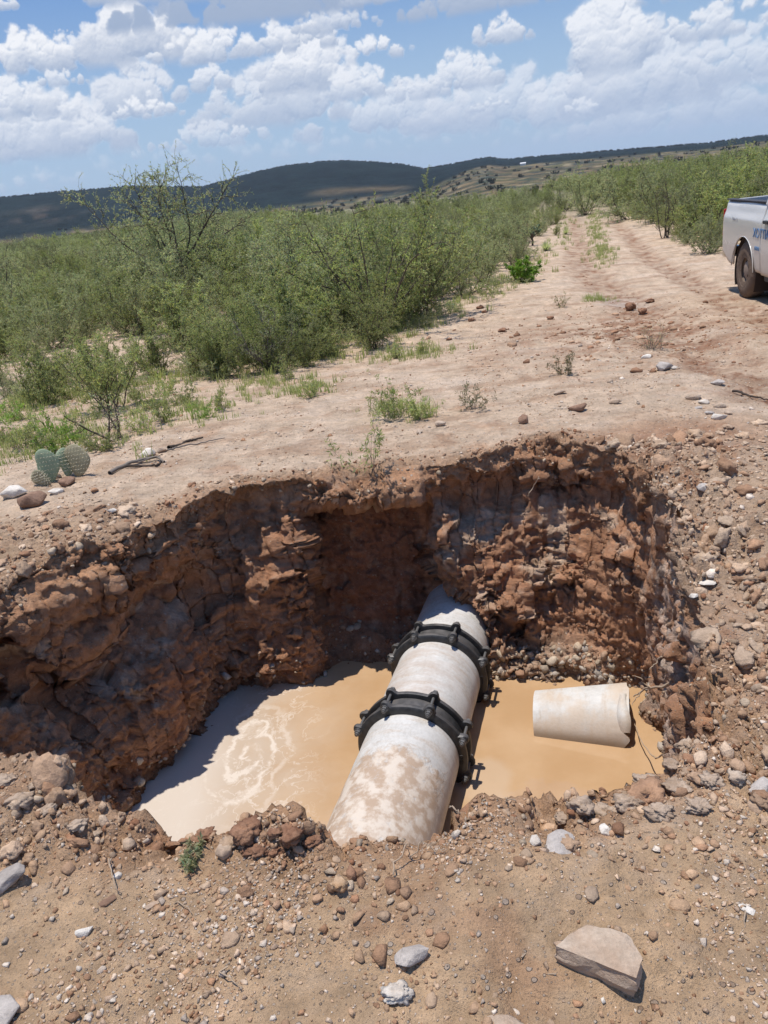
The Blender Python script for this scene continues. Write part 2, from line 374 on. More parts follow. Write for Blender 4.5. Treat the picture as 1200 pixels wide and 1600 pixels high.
# ---- grid rows: floor, wall, open land out to the horizon
rows = []
zb = -1.72
for s in (.05, .4, .7, .9): rows.append(np.c_[CEN + (bot - CEN) * s, np.full(NU, zb)])
NW = 185
for i in range(NW):
    s = i / (NW - 1)
    bx, by = bot[:, 0] * (1 - s) + rim[:, 0] * s, bot[:, 1] * (1 - s) + rim[:, 1] * s
    z = zb + (0 - zb) * s
    zz = z + 0 * bx
    back = sstep(by, 4.05, 4.35)
    off = np.zeros(NU)
    wob = fbm(np.c_[bx * 2.5, by * 2.5, zz * 2.5], 3, .6)
    # deep straight-cut niche in the back wall, left of the pipe, and the crust hanging over it
    nic = sstep(bx, -.58, -.42) * (1 - sstep(bx, .20, .34)) * back
    off += nic * .34 * sstep(-zz, .2, .36) * (1 - .85 * sstep(-zz, 1.22, 1.45))
    off -= nic * .13 * gauss(zz, -.12, .1)
    # slumped mound at the left foot of the back wall
    mo = gauss(bx, -.82, .30) * back
    off -= mo * (.15 * sstep(-zz, .38, .85) + .03 * sstep(-zz, 1.0, 1.4)) * (1 + .5 * wob)
    off += mo * .16 * gauss(zz, -.22, .16)
    # slope of fallen soil below the right part of the back wall
    off -= sstep(bx, .4, .7) * back * (.16 * sstep(-zz, .45, 1.0) + .12 * sstep(-zz, 1.05, 1.3)) * (1 + .8 * wob)
    off += sstep(bx, .2, .5) * back * .12 * gauss(zz, -.28, .12) * (1 + wob)
    # soil piled round the pipe where it leaves the wall
    off -= gauss(bx, .36, .16) * back * .05 * gauss(zz, -.72, .18); off += gauss(bx, .30, .20) * back * .14 * gauss(zz, -1.15, .3)
    # left wall: stepped, undercut and bulging
    lf = 1 - sstep(bx, -1.25, -1.05)
    off += lf * (.16 * gauss(zz, -.55, .22) - .06 * gauss(zz, -.2, .12) - .04 * gauss(zz, -1.0, .25)) * (1 + 1.2 * wob)
    off -= gauss(np.hypot(bx + 1.2, by - 4.0), 0, .22) * .08 * gauss(zz, -.5, .4)
    # right wall: dark hollow near the top
    off += gauss(by, 3.05, .16) * sstep(bx, .9, 1.1) * .12 * gauss(zz, -.16, .1)
    off += wob * .09 * sstep(s, 0, .1) * (1 - sstep(s, .93, 1.0))
    rows.append(np.c_[bx + dirn[:, 0] * off, by + dirn[:, 1] * off, zz])
d = 0.0; step = .0075; dist = []
while d < 6000:
    d += step; dist.append(d)
    step = .0078 + .0145 * d if d < 30 else .055 * d
for d in dist:
    rr = np.linalg.norm(rim - CEN, axis=1)[:, None]
    k = sstep(np.array(d), .5, 40)
    p = rim + dirn * d * (1 + 0 * k)
    rows.append(np.c_[p, np.zeros(NU)])
G = np.stack(rows); NR = len(rows); first_out = 4 + NW
flat = G[first_out:].reshape(-1, 3); zz = zgen(flat[:, 0], flat[:, 1])
trk = gauss(np.hypot(flat[:, 0] - 6.0, flat[:, 1] - 10.2), 0, 2.2)
rm_out = rut(flat[:, 0], flat[:, 1])
zz = (zz - .055 * rm_out) * (1 - trk) - .245 * trk
G[first_out:, :, 2] = zz.reshape(NR - first_out, NU)
# the top of the wall follows the land's own height
zr = zgen(rim[:, 0], rim[:, 1])
for i in range(NW):
    s = i / (NW - 1); G[4 + i, :, 2] += zr * s ** 3
lip = np.zeros(NR)[:, None] + np.zeros(NU)
def grid_normals(G):
    du = np.roll(G, -1, 1) - np.roll(G, 1, 1); dv = np.gradient(G, axis=0)
    n = np.cross(du, dv); l = np.linalg.norm(n, axis=2); n /= np.maximum(l, 1e-12)[..., None]
    return n, np.linalg.norm(du, axis=2) / 2, np.linalg.norm(dv, axis=2)
N, su, sv = grid_normals(G)
if N[first_out + 20:first_out + 60, :, 2].mean() < 0: N = -N
# soften the normals across the rim edge
for _ in range(10):
    a = N[first_out - 8:first_out + 8]; N[first_out - 7:first_out + 7] = (a[:-2] + a[1:-1] + a[2:]) / 3
N /= np.linalg.norm(N, axis=2)[..., None]
sp = np.maximum(su, sv).reshape(-1)
P = G.reshape(-1, 3); Nf = N.reshape(-1, 3)
x, y, z = P.T
rowi = np.repeat(np.arange(NR), NU)
wall = (rowi >= 4) & (rowi < first_out)
out_d = np.zeros(len(P)); out_d[rowi >= first_out] = np.repeat(np.array(dist), NU)
# how rough each place is
rough = np.where(wall, 1.0, 0)
_rm = np.zeros(len(P)); _rm[rowi >= first_out] = rm_out
landr = .22 + .35 * _rm + .35 * gauss(np.hypot((x - 3.2) / 1.6, (y - 9.4) / 2.2), 0, 1.0) + .25 * sstep(fbm(np.c_[x * .7, y * .7, 0 * x + 6], 3), .0, .3) * sstep(y, 4.8, 6) + .90 * (1 - sstep(out_d, .03, .32))
bank = sstep(x, 1.0, 1.2) * (1 - sstep(x, 1.9, 3.0)) * sstep(y, 1.3, 1.9) * (1 - sstep(y, 4.4, 5.0))
corner = (1 - sstep(x, -1.2, -.5)) * (1 - sstep(y, 2.3, 2.9)) * sstep(y, 1.5, 1.9) + (1 - sstep(x, -1.5, -1.2)) * sstep(y, 2.6, 3.0) * (1 - sstep(y, 4.3, 4.8)) * .9
piles = gauss(np.hypot((x - .95) / 1.25, y - 1.82), 0, .30) + gauss(np.hypot((x + .42) / 1.2, y - 1.72), 0, .15)
landr = np.maximum(landr, .85 * bank + .1); landr = np.maximum(landr, .8 * np.clip(corner, 0, 1) + .1); landr = np.maximum(landr, 1.0 * np.clip(piles, 0, 1))
landr = np.maximum(landr, .7 * (1 - sstep(np.hypot(x, (y - 1.2) * 1.0), .9, 1.6)) * (.55 + .5 * fbm(np.c_[x * 2, y * 2, 0 * x], 2)))
rough = np.where(rowi >= first_out, landr, rough); rough = np.where(rowi < 4, .2, rough)
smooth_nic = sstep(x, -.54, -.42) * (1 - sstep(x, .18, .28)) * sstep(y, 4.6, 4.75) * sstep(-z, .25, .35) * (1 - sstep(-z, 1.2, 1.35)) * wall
rough = rough * (1 - .72 * smooth_nic)
disp = np.zeros(len(P))
act = out_d < 45
def att(lam): return (1 - sstep(sp, lam * .28, lam * .6))[act]
Pa = P[act]
rf = rough[act]
rough = rough * (1 - .5 * wall * sstep(x, 1.12, 1.25) * (1 - sstep(y, 4.0, 4.2)))
rf = rough[act]
wob3 = np.c_[fbm(Pa * 4 + 3, 2), fbm(Pa * 4 + 33, 2), fbm(Pa * 4 + 63, 2)] * .07
Pw = Pa + wob3
CR = .28 + .95 * sstep(fbm(Pa * 1.25 + 301, 3, .6), -.10, .16)      # crumbly patches between smoothly cut faces
wtop = np.clip((first_out - rowi[act]) / 22.0, 0, 1)
SW = np.where(wall[act], .35 + .65 * wtop, .10 + .32 * (1 - sstep(out_d[act], .0, .22)))
Pr = Pw + np.c_[fbm(Pa * 22 + 3, 2), fbm(Pa * 22 + 33, 2), fbm(Pa * 22 + 63, 2)] * .028
D = .06 * fbm(Pa * 2.1 + 7, 3) * att(.4) + SW * (.095 * shards((Pw + .06 * np.c_[fbm(Pa * 7 + 3, 2), fbm(Pa * 7 + 33, 2), fbm(Pa * 7 + 63, 2)]) * np.array([2.0, 2.0, 1.5]) + 31) * att(.2) + CR * .060 * shards(Pr * np.array([4.3, 4.3, 3.6])) * att(.12) * (.3 + sstep(fbm(Pa * 1.1 + 92, 2), -.2, .25)) + CR * .045 * shards(Pr * 9.5 + 5) * att(.06) * (.35 + sstep(fbm(Pa * 2.1 + 192, 2), -.2, .25)))
D += SW * CR * .024 * shards(Pr * 21 + 9) * att(.04); D -= .02 * wall[act]
f1, f2 = worley(Pw * np.array([5.2, 5.2, 6.0])); CRg = np.where(wall[act], CR, 1.0)
D += CRg * (.040 + .05 * (1 - SW)) * (.5 - f1) * att(.18) * (.3 + 1.1 * sstep(fbm(Pa * 1.5 + 2, 2), -.15, .25))
f1, f2 = worley(Pw * 12.5 + 11); D += CRg * ((.034 + .02 * (1 - SW)) * (.5 - f1) - .012 * (1 - sstep(f2 - f1, 0, .16))) * att(.08) * (.12 + 1.25 * sstep(fbm(Pa * 2.6 + 71, 2), -.12, .22))
f1, f2 = worley(Pw * 27 + 23); D += (.024 * (.5 - f1) - .008 * (1 - sstep(f2 - f1, 0, .2))) * att(.037) * (.25 + 1.0 * sstep(fbm(Pa * 3.7 + 171, 2), -.15, .25)) * (.35 + 1.1 * sstep(fbm(Pa * 3.3 + 12, 2), -.25, .3))
D += .036 * fbm(Pa * 24 + 40, 4, .72) * att(.03)
# broken crust: short horizontal ledges
D += .022 * perlin(Pw * np.array([4, 4, 15]) + 50) * att(.06)
disp[act] = D * rf
# finger marks of the digger in the niche and the right wall
disp += smooth_nic * .012 * perlin(np.c_[x * 16, y * 3, z * 1.2])
P2 = P + Nf * disp[:, None]
GP = P2.reshape(NR, NU, 3)

# ---- colour of the soil, with the niche's shade painted in
nA = fbm(P * .9 + 2, 4, .55); nB = fbm(P * 3.2 + 12, 4, .6); nC = fbm(P * 8 + 31, 3, .6)
def C3(*c): return np.array(c)[None, :]
def mx(a, b, f): f = np.clip(f, 0, 1)[:, None]; return a * (1 - f) + b * f
sand, tan_, clay, redd = C3(.55, .415, .30), C3(.505, .345, .212), C3(.38, .21, .12), C3(.25, .10, .05)
pale = C3(.62, .49, .38); brown = C3(.36, .190, .110); dark = C3(.125, .06, .037); grey = C3(.48, .355, .26)
ones = np.ones(len(P))
gcol = mx(sand * ones[:, None], tan_, 1 - sstep(y + .5 * nB, 3.4, 5.1))
gcol = mx(gcol, pale, sstep(nA + .6 * nB, .12, .5) * .55)
gcol = mx(gcol, clay, sstep(nB - .5 * nA, .08, .5) * .55 * (1 - sstep(y, 7, 14)))
gcol = mx(gcol, clay, gauss(np.hypot(x - 1.9, (y - 4.7) / .8), 0, .55) * .9)
gcol = mx(gcol, redd, gauss(np.hypot((x - 1.8) / 1.7, (y - 4.5)), 0, .36) * (.85 + nB))
pud = pix(965, 470, -.27); gcol = mx(gcol, C3(.50, .42, .36), gauss(np.hypot((x - pud[0]) / .28, (y - pud[1]) / .8) + .5 * nB, 0, 1.0) * .9)
gcol = mx(gcol, clay, (1 - sstep(out_d, .05, .35)) * .65)
gcol = mx(gcol, C3(.42, .29, .20), np.clip(corner, 0, 1) * .6)
gcol = mx(gcol, C3(.46, .33, .235), bank * .75)
gcol = mx(gcol, brown, bank * sstep(nB, .05, .3) * .8)
stk = fbm(np.c_[x * 1.1, y * 3.2, 0 * x + 44], 4, .65); gcol = mx(gcol, C3(.36, .23, .15), sstep(stk, .02, .3) * .6 * sstep(y, 4.6, 5.4)); gcol = mx(gcol, C3(.60, .48, .38), sstep(-stk, .05, .35) * .45 * sstep(y, 4.6, 5.4))
rmf = np.zeros(len(P)); rmf[rowi >= first_out] = rm_out; rmf *= (.25 + .75 * sstep(nB + .3 * nC, -.2, .2)) * (.45 + .55 * sstep(fbm(P * 14 + 9, 3, .7), -.15, .15))
gcol = mx(gcol, C3(.23, .115, .065), rmf * (.95 + .8 * nC))
mud = gauss(np.hypot((x - 3.2) / 1.4, (y - 9.4) / 1.8), 0, 1.0)
gcol = mx(gcol, C3(.26, .125, .07), mud * .9 * sstep(nB + .4 * nC, -.15, .15))
dd = np.hypot(x, y)
far_soil = C3(.16, .15, .085)
gcol = mx(gcol, far_soil, sstep(dd, 22, 60) * .8 * (1 - rmf))
gcol = mx(gcol, far_soil, sstep(dd, 60, 70))
# walls: pale crust, brown-grey topsoil, red clay, grey marl lenses
dz = -z
wc = mx(clay * ones[:, None], brown, sstep(dz + .12 * nB, .05, .22))
wc = mx(wc, C3(.36, .18, .10), sstep(nB, -.1, .35) * .6)
wc = mx(wc, grey, sstep(nA * .6 + nB + .3 * nC + .28 * gauss(dz, .5, .25) * sstep(x, .3, .8), .24, .42) * .8 * (1 - sstep(dz, 1.0, 1.3) * .5))
wc = mx(wc, C3(.33, .155, .085), sstep(fbm(P * 1.7 + 77, 3), .0, .35) * sstep(dz, .5, .9) * .8)
wc = mx(wc, C3(.40, .205, .115), gauss(x, -.8, .35) * sstep(dz, .45, .8) * .7)
wc = mx(wc, C3(.21, .09, .052), smooth_nic * .8)  # shade of the overhung niche painted in as darker colour
wc = mx(wc, grey * .95, sstep(dz, 1.1, 1.25) * gauss(x, .85, .4) * .75 * sstep(y, 3.8, 4.1))
wc = mx(wc, C3(.33, .25, .19), (1 - sstep(x, -1.15, -1.0)) * sstep(nB + nA * .5 + .4 * nC, .12, .3) * (1 - sstep(dz, .7, 1.0)) * .45)
wc = mx(wc, C3(.36, .31, .27), sstep(x, 1.0, 1.2) * (1 - sstep(y, 3.7, 4.1)) * .6 * sstep(nC, -.2, .2))
wc = mx(wc, wc * .55, 1 - sstep(z, WATER + .01, WATER + .07 + .03 * 1))
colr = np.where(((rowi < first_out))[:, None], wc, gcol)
# blend over the rim
wc = wc * 1.2
bl = np.clip((rowi - (first_out - 14)) / 16.0, 0, 1)
sel = rowi < first_out
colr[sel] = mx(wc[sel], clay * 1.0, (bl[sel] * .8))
nD = fbm(P * 22 + 3, 3, .7); colr = colr * (1 + .34 * nC + .45 * nD * np.where(rowi < first_out, 1.0, .6))[:, None]
ii, jj = np.meshgrid(np.arange(NR - 1), np.arange(NU), indexing='ij'); j2 = (jj + 1) % NU
FACES = np.stack([ii * NU + jj, ii * NU + j2, (ii + 1) * NU + j2, (ii + 1) * NU + jj], -1).reshape(-1, 4)
ground = mesh_np('ground', P2, FACES, SOIL, True, np.clip(colr, .02, .9)); tag(ground, kind='structure')
if True:
    me = ground.data; nn = me.polygons[(first_out + 40) * NU].normal
    if nn.z < 0: me.flip_normals()
# quick look-up of the finished surface for setting things down
from mathutils.bvhtree import BVHTree
lim = first_out + int(np.searchsorted(np.array(dist), 75.0))
bv = BVHTree.FromPolygons(P2[:(lim + 1) * NU:1].tolist(), FACES[:lim * NU].tolist())
def gz(x, y):
    h = bv.ray_cast(Vector((float(x), float(y), 5)), Vector((0, 0, -1)))
    if h[0] is None: return float(zgen(np.array([x]), np.array([y]))[0])
    return h[0].z
def hit(px, py):
    """the ground point seen at that spot of the photograph"""
    d = cF * FP + cR * (px - 600) - cU * (py - 800); d = Vector(d).normalized()
    h = bv.ray_cast(Vector((0, 0, EYE)), d)
    return np.array(h[0]) if h[0] is not None else pix(px, py, -.3)


# ------------------------------------------------------------------ muddy water
def mat_water():
    m, t = newmat('muddy_water'); pos = t.n('ShaderNodeNewGeometry').outputs['Position']
    s = t.n('ShaderNodeSeparateXYZ', {0: pos})
    base = t.mix(t.ss(t.noise(pos, 2.2, 4, .55), .35, .7), (.42, .265, .140), (.48, .32, .185))
    wv = t.v('ADD', pos, t.v('MULTIPLY', t.v('SUBTRACT', t.noise(pos, 3.2, 4, .6, out=1), (.5, .5, .5)), (.5, .5, 0)))
    wp = t.v('ADD', pos, t.v('MULTIPLY', t.v('SUBTRACT', t.noise(pos, 1.7, 3, .55, out=1), (.5, .5, .5)), (.30, .30, 0)))
    # grey scum film and painted cloud reflection over the left half
    left = t.ss(t.m('ADD', s.outputs[0], t.m('MULTIPLY', t.noise(wv, 2.6, 5, .6), .9)), .25, -.95)
    base = t.mix(t.m('MULTIPLY', left, .85), base, (.50, .435, .37))
    # spiral of pale foam
    c0 = pix(385, 1180, WATER)
    q = t.v('SUBTRACT', wp, tuple(float(v) for v in c0)); qs = t.n('ShaderNodeSeparateXYZ', {0: q})
    qy = t.m('MULTIPLY', qs.outputs[1], .55)
    r = t.m('SQRT', t.m('ADD', t.m('MULTIPLY', qs.outputs[0], qs.outputs[0]), t.m('MULTIPLY', qy, qy)))
    th = t.m('ARCTAN2', qy, qs.outputs[0])
    ph = t.m('ADD', t.m('MULTIPLY', r, 9.0), t.m('MULTIPLY', th, .3183 * .5))
    ph = t.m('ADD', ph, t.m('MULTIPLY', t.noise(wp, 3.4, 6, .6), 2.6))
    fr = t.m('ABSOLUTE', t.m('SUBTRACT', t.m('FRACT', ph), .5))
    band = t.ss(fr, .24, .46)
    ring = t.m('MULTIPLY', band, t.ss(r, .40, .16))
    ring = t.m('MULTIPLY', ring, t.ss(t.noise(wv, 5.5, 5, .6), .34, .54))
    str2 = t.m('ABSOLUTE', t.m('SUBTRACT', t.noise(wv, 4.2, 6, .6), .5))
    str2 = t.m('MULTIPLY', t.ss(str2, .018, .0), t.m('MULTIPLY', t.ss(s.outputs[0], -.45, -.8), .75))
    edge = t.m('MULTIPLY', t.ss(s.outputs[0], -1.0, -1.32), .55)
    foam = t.m('MAXIMUM', t.m('MAXIMUM', ring, str2), edge)
    c = t.mix(t.m('MULTIPLY', foam, .55), base, (.74, .68, .61))
    # a pale settled patch right of the pipe
    c1 = pix(765, 1225, WATER)
    d1 = t.v('DISTANCE', t.v('MULTIPLY', wp, (1, .8, 0)), (float(c1[0]), float(c1[1]) * .8, 0))
    c = t.mix(t.ss(d1, .20, .12, 0, .5), c, (.52, .40, .29))
    h = t.m('ADD', t.noise(pos, 7, 3, .5), t.m('MULTIPLY', foam, .1))
    finish(t, c, t.m('MULTIPLY_ADD', foam, .3, .045), h, .04, .02, .5); return m
wo = bot + (bot - CEN) / np.linalg.norm(bot - CEN, axis=1)[:, None] * .45
wo = wo[::10]; nw = len(wo)
bm = bmesh.new(); vs = [bm.verts.new((a[0], a[1], WATER)) for a in wo]; f = bm.faces.new(vs)
bmesh.ops.triangulate(bm, faces=[f])
wat = obj_bm('muddy_water', bm, mat_water()); tag(wat, kind='structure')
if wat.data.polygons[0].normal.z < 0: wat.data.flip_normals()

# ------------------------------------------------------------------ tubes
def tube(pts, rad, sides=8, cap=True):
    """V, F(quads) of a tube along points"""
    pts = np.array(pts, float); n = len(pts); rad = np.broadcast_to(np.array(rad, float), (n,))
    t = np.gradient(pts, axis=0); t /= np.maximum(np.linalg.norm(t, axis=1), 1e-9)[:, None]
    up = np.array([0, 0, 1.0]) if abs(t[0][2]) < .9 else np.array([1.0, 0, 0])
    a = np.cross(t, up); a /= np.maximum(np.linalg.norm(a, axis=1), 1e-6)[:, None]; b = np.cross(t, a)
    th = np.arange(sides) / sides * 2 * math.pi
    V = pts[:, None, :] + rad[:, None, None] * (np.cos(th)[None, :, None] * a[:, None, :] + np.sin(th)[None, :, None] * b[:, None, :])
    i, j = np.meshgrid(np.arange(n - 1), np.arange(sides), indexing='ij'); j2 = (j + 1) % sides
    F = np.stack([i * sides + j, i * sides + j2, (i + 1) * sides + j2, (i + 1) * sides + j], -1).reshape(-1, 4)
    return V.reshape(-1, 3), F
class Bag:
    def __init__(s): s.V = []; s.F = []; s.n = 0; s.C = []
    def add(s, V, F, c=None):
        s.V.append(V); s.F.append(F + s.n); s.n += len(V)
        if c is not None: s.C.append(np.broadcast_to(np.array(c, float), (len(V), 3)))
    def build(s, name, mat, parent=None, smooth=True, link=True):
        return mesh_np(name, np.concatenate(s.V), np.concatenate(s.F), mat, smooth, np.concatenate(s.C) if s.C else None, link, parent)
def wander(a, b, n, amp, seed):
    r = np.random.default_rng(seed); t = np.linspace(0, 1, n)[:, None]; p = np.array(a) * (1 - t) + np.array(b) * t
    o = np.cumsum(r.normal(size=(n, 3)), 0); o -= o[0] + (o[-1] - o[0]) * t
    return p + o * amp / math.sqrt(n)

# ------------------------------------------------------------------ the pipeline
def mat_pipe(name='pipe_cement', stain=1.0):
    m, t = newmat(name); tc = t.n('ShaderNodeTexCoord').outputs['Object']; pos = t.n('ShaderNodeNewGeometry').outputs['Position']
    nrm = t.n('ShaderNodeSeparateXYZ', {0: t.n('ShaderNodeNewGeometry').outputs['Normal']})
    # x runs along the pipe: wound, faint rings across it
    st = t.noise(t.v('MULTIPLY', tc, (9, 1.6, 1.6)), 2.2, 6, .65)
    n1 = t.noise(tc, 6, 7, .65); n2 = t.noise(tc, 60, 5, .65)
    c = t.mix(t.ss(n1, .3, .7), (.58, .57, .55), (.44, .425, .40))
    c = t.mix(t.ss(st, .48, .68, 0, .6), c, (.42, .33, .25))
    c = t.mix(t.ss(n2, .35, .62, 0, .3), c, (.70, .69, .67))
    if stain:
        s = t.n('ShaderNodeSeparateXYZ', {0: tc}); up = t.ss(nrm.outputs[2], .35, .9)
        # middle length: rubbed brown on top
        mid = t.m('MULTIPLY', t.m('MULTIPLY', t.ss(s.outputs[0], 2.12, 2.2), t.ss(s.outputs[0], 2.85, 2.6)), up)
        bl = t.noise(t.v('MULTIPLY', tc, (3.5, 1.3, 1.3)), 2.6, 7, .66)
        c = t.mix(t.m('MULTIPLY', mid, t.ss(bl, .36, .66, 0, .62)), c, (.42, .33, .27))
        # near end: caked with clay
        nb = t.m('ADD', t.m('ADD', t.m('MULTIPLY', t.noise(tc, 5.0, 8, .75), .6), t.m('MULTIPLY', t.noise(tc, 24.0, 6, .7), .4)), t.ss(s.outputs[0], 2.02, 1.50, -.22, .14))
        cake = t.m('MULTIPLY', t.ss(nb, .47, .60), t.ss(nrm.outputs[2], .1, .5))
        c = t.mix(t.m('MULTIPLY', cake, .9), c, t.mix(t.ss(t.noise(tc, 14, 5, .6), .4, .6), (.40, .285, .20), (.60, .52, .44)))
        # muddy tide mark low on the flanks
        low = t.ss(t.n('ShaderNodeSeparateXYZ', {0: pos}).outputs[2], -1.27, -1.40)
        c = t.mix(t.m('MULTIPLY', low, t.ss(n1, .3, .6, .3, .8)), c, (.40, .27, .16))
        h = t.m('ADD', t.m('MULTIPLY', cake, .8), t.m('ADD', t.m('MULTIPLY', n2, .35), t.m('MULTIPLY', st, .3)))
    else:
        c = t.mix(t.ss(t.noise(tc, 3.4, 6, .6), .42, .6, 0, .65), c, (.54, .42, .31))
        low = t.ss(t.n('ShaderNodeSeparateXYZ', {0: pos}).outputs[2], WATER + .07, WATER + .01)
        c = t.mix(t.m('MULTIPLY', low, .75), c, (.27, .19, .12))
        h = t.m('ADD', t.m('MULTIPLY', n2, .4), t.m('MULTIPLY', st, .3))
    finish(t, c, .72, h, .5, .006, .3); return m
PIPEM = mat_pipe(); SHARDM = mat_pipe('pipe_cement_broken', 0)
IRON, t = newmat('cast_iron'); tc = t.n('ShaderNodeTexCoord').outputs['Object']
n = t.noise(tc, 30, 6, .65); up = t.n('ShaderNodeSeparateXYZ', {0: t.n('ShaderNodeNewGeometry').outputs['Normal']}).outputs[2]
c = t.mix(t.ss(n, .3, .7), (.016, .017, .018), (.04, .041, .043))
c = t.mix(t.m('MULTIPLY', t.ss(up, .45, .95), t.ss(t.noise(tc, 12, 5, .6), .3, .65, .25, .85)), c, (.13, .12, .115))  # upward faces painted a lighter grey, as if lit from above
finish(t, c, .48, t.noise(tc, 120, 4, .6), .35, .003, .5)
BOLTM = mat_simple('bolt_steel', (.16, .155, .15), .5, .3, 60, .3, .001, .5, .5)

A0 = np.array([-.13, 3.12, -1.25]); A1 = np.array([.395, 4.73, -1.25])      # axis through the two visible ends
ax = (A1 - A0) / np.linalg.norm(A1 - A0); PR = .272
START = A0 - ax * 1.6
pipeline = empty('water_pipeline', START, 'pale fibre cement water pipe crossing the pit, joined by two black bolted couplings', 'pipe', rz=math.atan2(ax[1], ax[0]))
LX = lambda p: float((np.array(p) - START) @ ax)                               # distance along the axis
def ring_profile(prof, name, mat, parent, seg=72, lobes=None):
    """revolve (x, r) profile round the local x axis; lobes: list of angles that swell outward"""
    th = np.arange(seg) / seg * 2 * math.pi; V = []
    for (px_, r_) in prof:
        rr = np.full(seg, r_)
        V.append(np.c_[np.full(seg, px_), rr * np.cos(th), rr * np.sin(th)])
    k = len(prof); V = np.concatenate(V); F = []
    i, j = np.meshgrid(np.arange(k - 1), np.arange(seg), indexing='ij'); j2 = (j + 1) % seg
    F = np.stack([i * seg + j, (i + 1) * seg + j, (i + 1) * seg + j2, i * seg + j2], -1).reshape(-1, 4)
    o = mesh_np(name, V, F, mat, True, None, True, parent)
    md = o.modifiers.new('e', 'EDGE_SPLIT'); md.split_angle = R(35)
    return o
c_far, c_near = LX(pix(695, 988, -.955)), LX(pix(655, 1098, -.955))
L_end = LX(A1) + .65
for a, b in ((0.0, c_near - .01), (c_near + .01, c_far - .01), (c_far + .01, L_end)):
    n = 60
    prof = [(a, PR - .03), (a, PR)] + [(x_, PR + .0008 * math.sin(x_ * 37)) for x_ in np.linspace(a + .01, b - .01, n)] + [(b, PR), (b, PR - .03)]
    ring_profile(prof, 'pipe_section', PIPEM, pipeline)
def coupling(xc, rot0, seed):
    """two cast flanges pulled together over a sleeve by long bolts"""
    c = ring_profile([(xc - .052, PR + .001), (xc - .052, PR + .016), (xc - .03, PR + .018), (xc, PR + .016), (xc + .03, PR + .018), (xc + .052, PR + .016), (xc + .052, PR + .001)], 'coupling', IRON, pipeline)
    NB = 8; seg = 192; th = np.arange(seg) / seg * 2 * math.pi
    lob = np.zeros(seg)
    for k in range(NB):
        dth = (th - (rot0 + k * 2 * math.pi / NB) + math.pi) % (2 * math.pi) - math.pi
        lob = np.maximum(lob, np.sqrt(np.clip(1 - (dth / .092) ** 2, 0, 1)) * .034 + .006 * np.exp(-(dth / .13) ** 2))
    for sgn in (-1, 1):
        # cross-section of the flange (x from its middle, r, how much it follows the lobes); it flares outward like a collar
        pf = [(.030, .001, 0), (.030, .016, 0), (.026, .034, .9), (.018, .043, 1), (.004, .046, 1), (-.006, .043, 1), (-.010, .032, .6), (-.010, .004, 0), (.030, .001, 0)]
        V = np.concatenate([np.c_[np.full(seg, xc + sgn * (.052 + px_)), (PR + r_ + lob * w_) * np.cos(th), (PR + r_ + lob * w_) * np.sin(th)] for px_, r_, w_ in pf])
        k = len(pf); i, j = np.meshgrid(np.arange(k - 1), np.arange(seg), indexing='ij'); j2 = (j + 1) % seg
        F = np.stack([i * seg + j, (i + 1) * seg + j, (i + 1) * seg + j2, i * seg + j2], -1).reshape(-1, 4)
        if sgn < 0: F = F[:, ::-1]
        fo = mesh_np('flange_ring', V, F, IRON, True, None, True, c); md = fo.modifiers.new('e', 'EDGE_SPLIT'); md.split_angle = R(32)
    # raised foundry marks on the near flange
    for sgn in (-1,):
        bm = bmesh.new()
        for q, (da, wd_, hg) in enumerate([(-.085, .012, .016), (-.055, .007, .016), (-.03, .014, .005), (-.005, .007, .016), (.02, .012, .016), (.05, .008, .006), (.075, .012, .016)]):
            a_ = rot0 + (2 + .5) * 2 * math.pi / NB + da
            M = Matrix.Translation((xc - .0826, (PR + .014) * math.cos(a_), (PR + .014) * math.sin(a_))) @ Matrix.Rotation(a_, 4, 'X')
            bmesh.ops.create_cube(bm, size=1, matrix=M @ Matrix.Diagonal((.004, hg, wd_, 1)))
        obj_bm('raised_lettering', bm, IRON, c)
    proto = None
    for k in range(NB):
        a_ = rot0 + k * 2 * math.pi / NB; rr = PR + .052
        if proto is None:
            bm = bmesh.new()
            def cyl(x0, x1, r, n):
                bmesh.ops.create_cone(bm, cap_ends=True, segments=n, radius1=r, radius2=r, depth=x1 - x0, matrix=Matrix.Translation(((x0 + x1) / 2, 0, 0)) @ Matrix.Rotation(R(90), 4, 'Y'))
            cyl(-.118, .10, .0085, 12); cyl(-.100, -.083, .018, 6); cyl(.083, .098, .018, 6); cyl(-.0835, -.079, .021, 16)
            cyl(-.112, -.100, .0125, 10)
            proto = obj_bm('bolt', bm, BOLTM, c); o = proto
        else:
            o = proto.copy(); COL.objects.link(o); o.parent = c
        o.location = (xc, rr * math.cos(a_), rr * math.sin(a_)); o.rotation_euler = (a_ + .3 * k, 0, 0)
    return c
coupling(c_near, R(90 - 22), 1); coupling(c_far, R(90 - 24), 2)

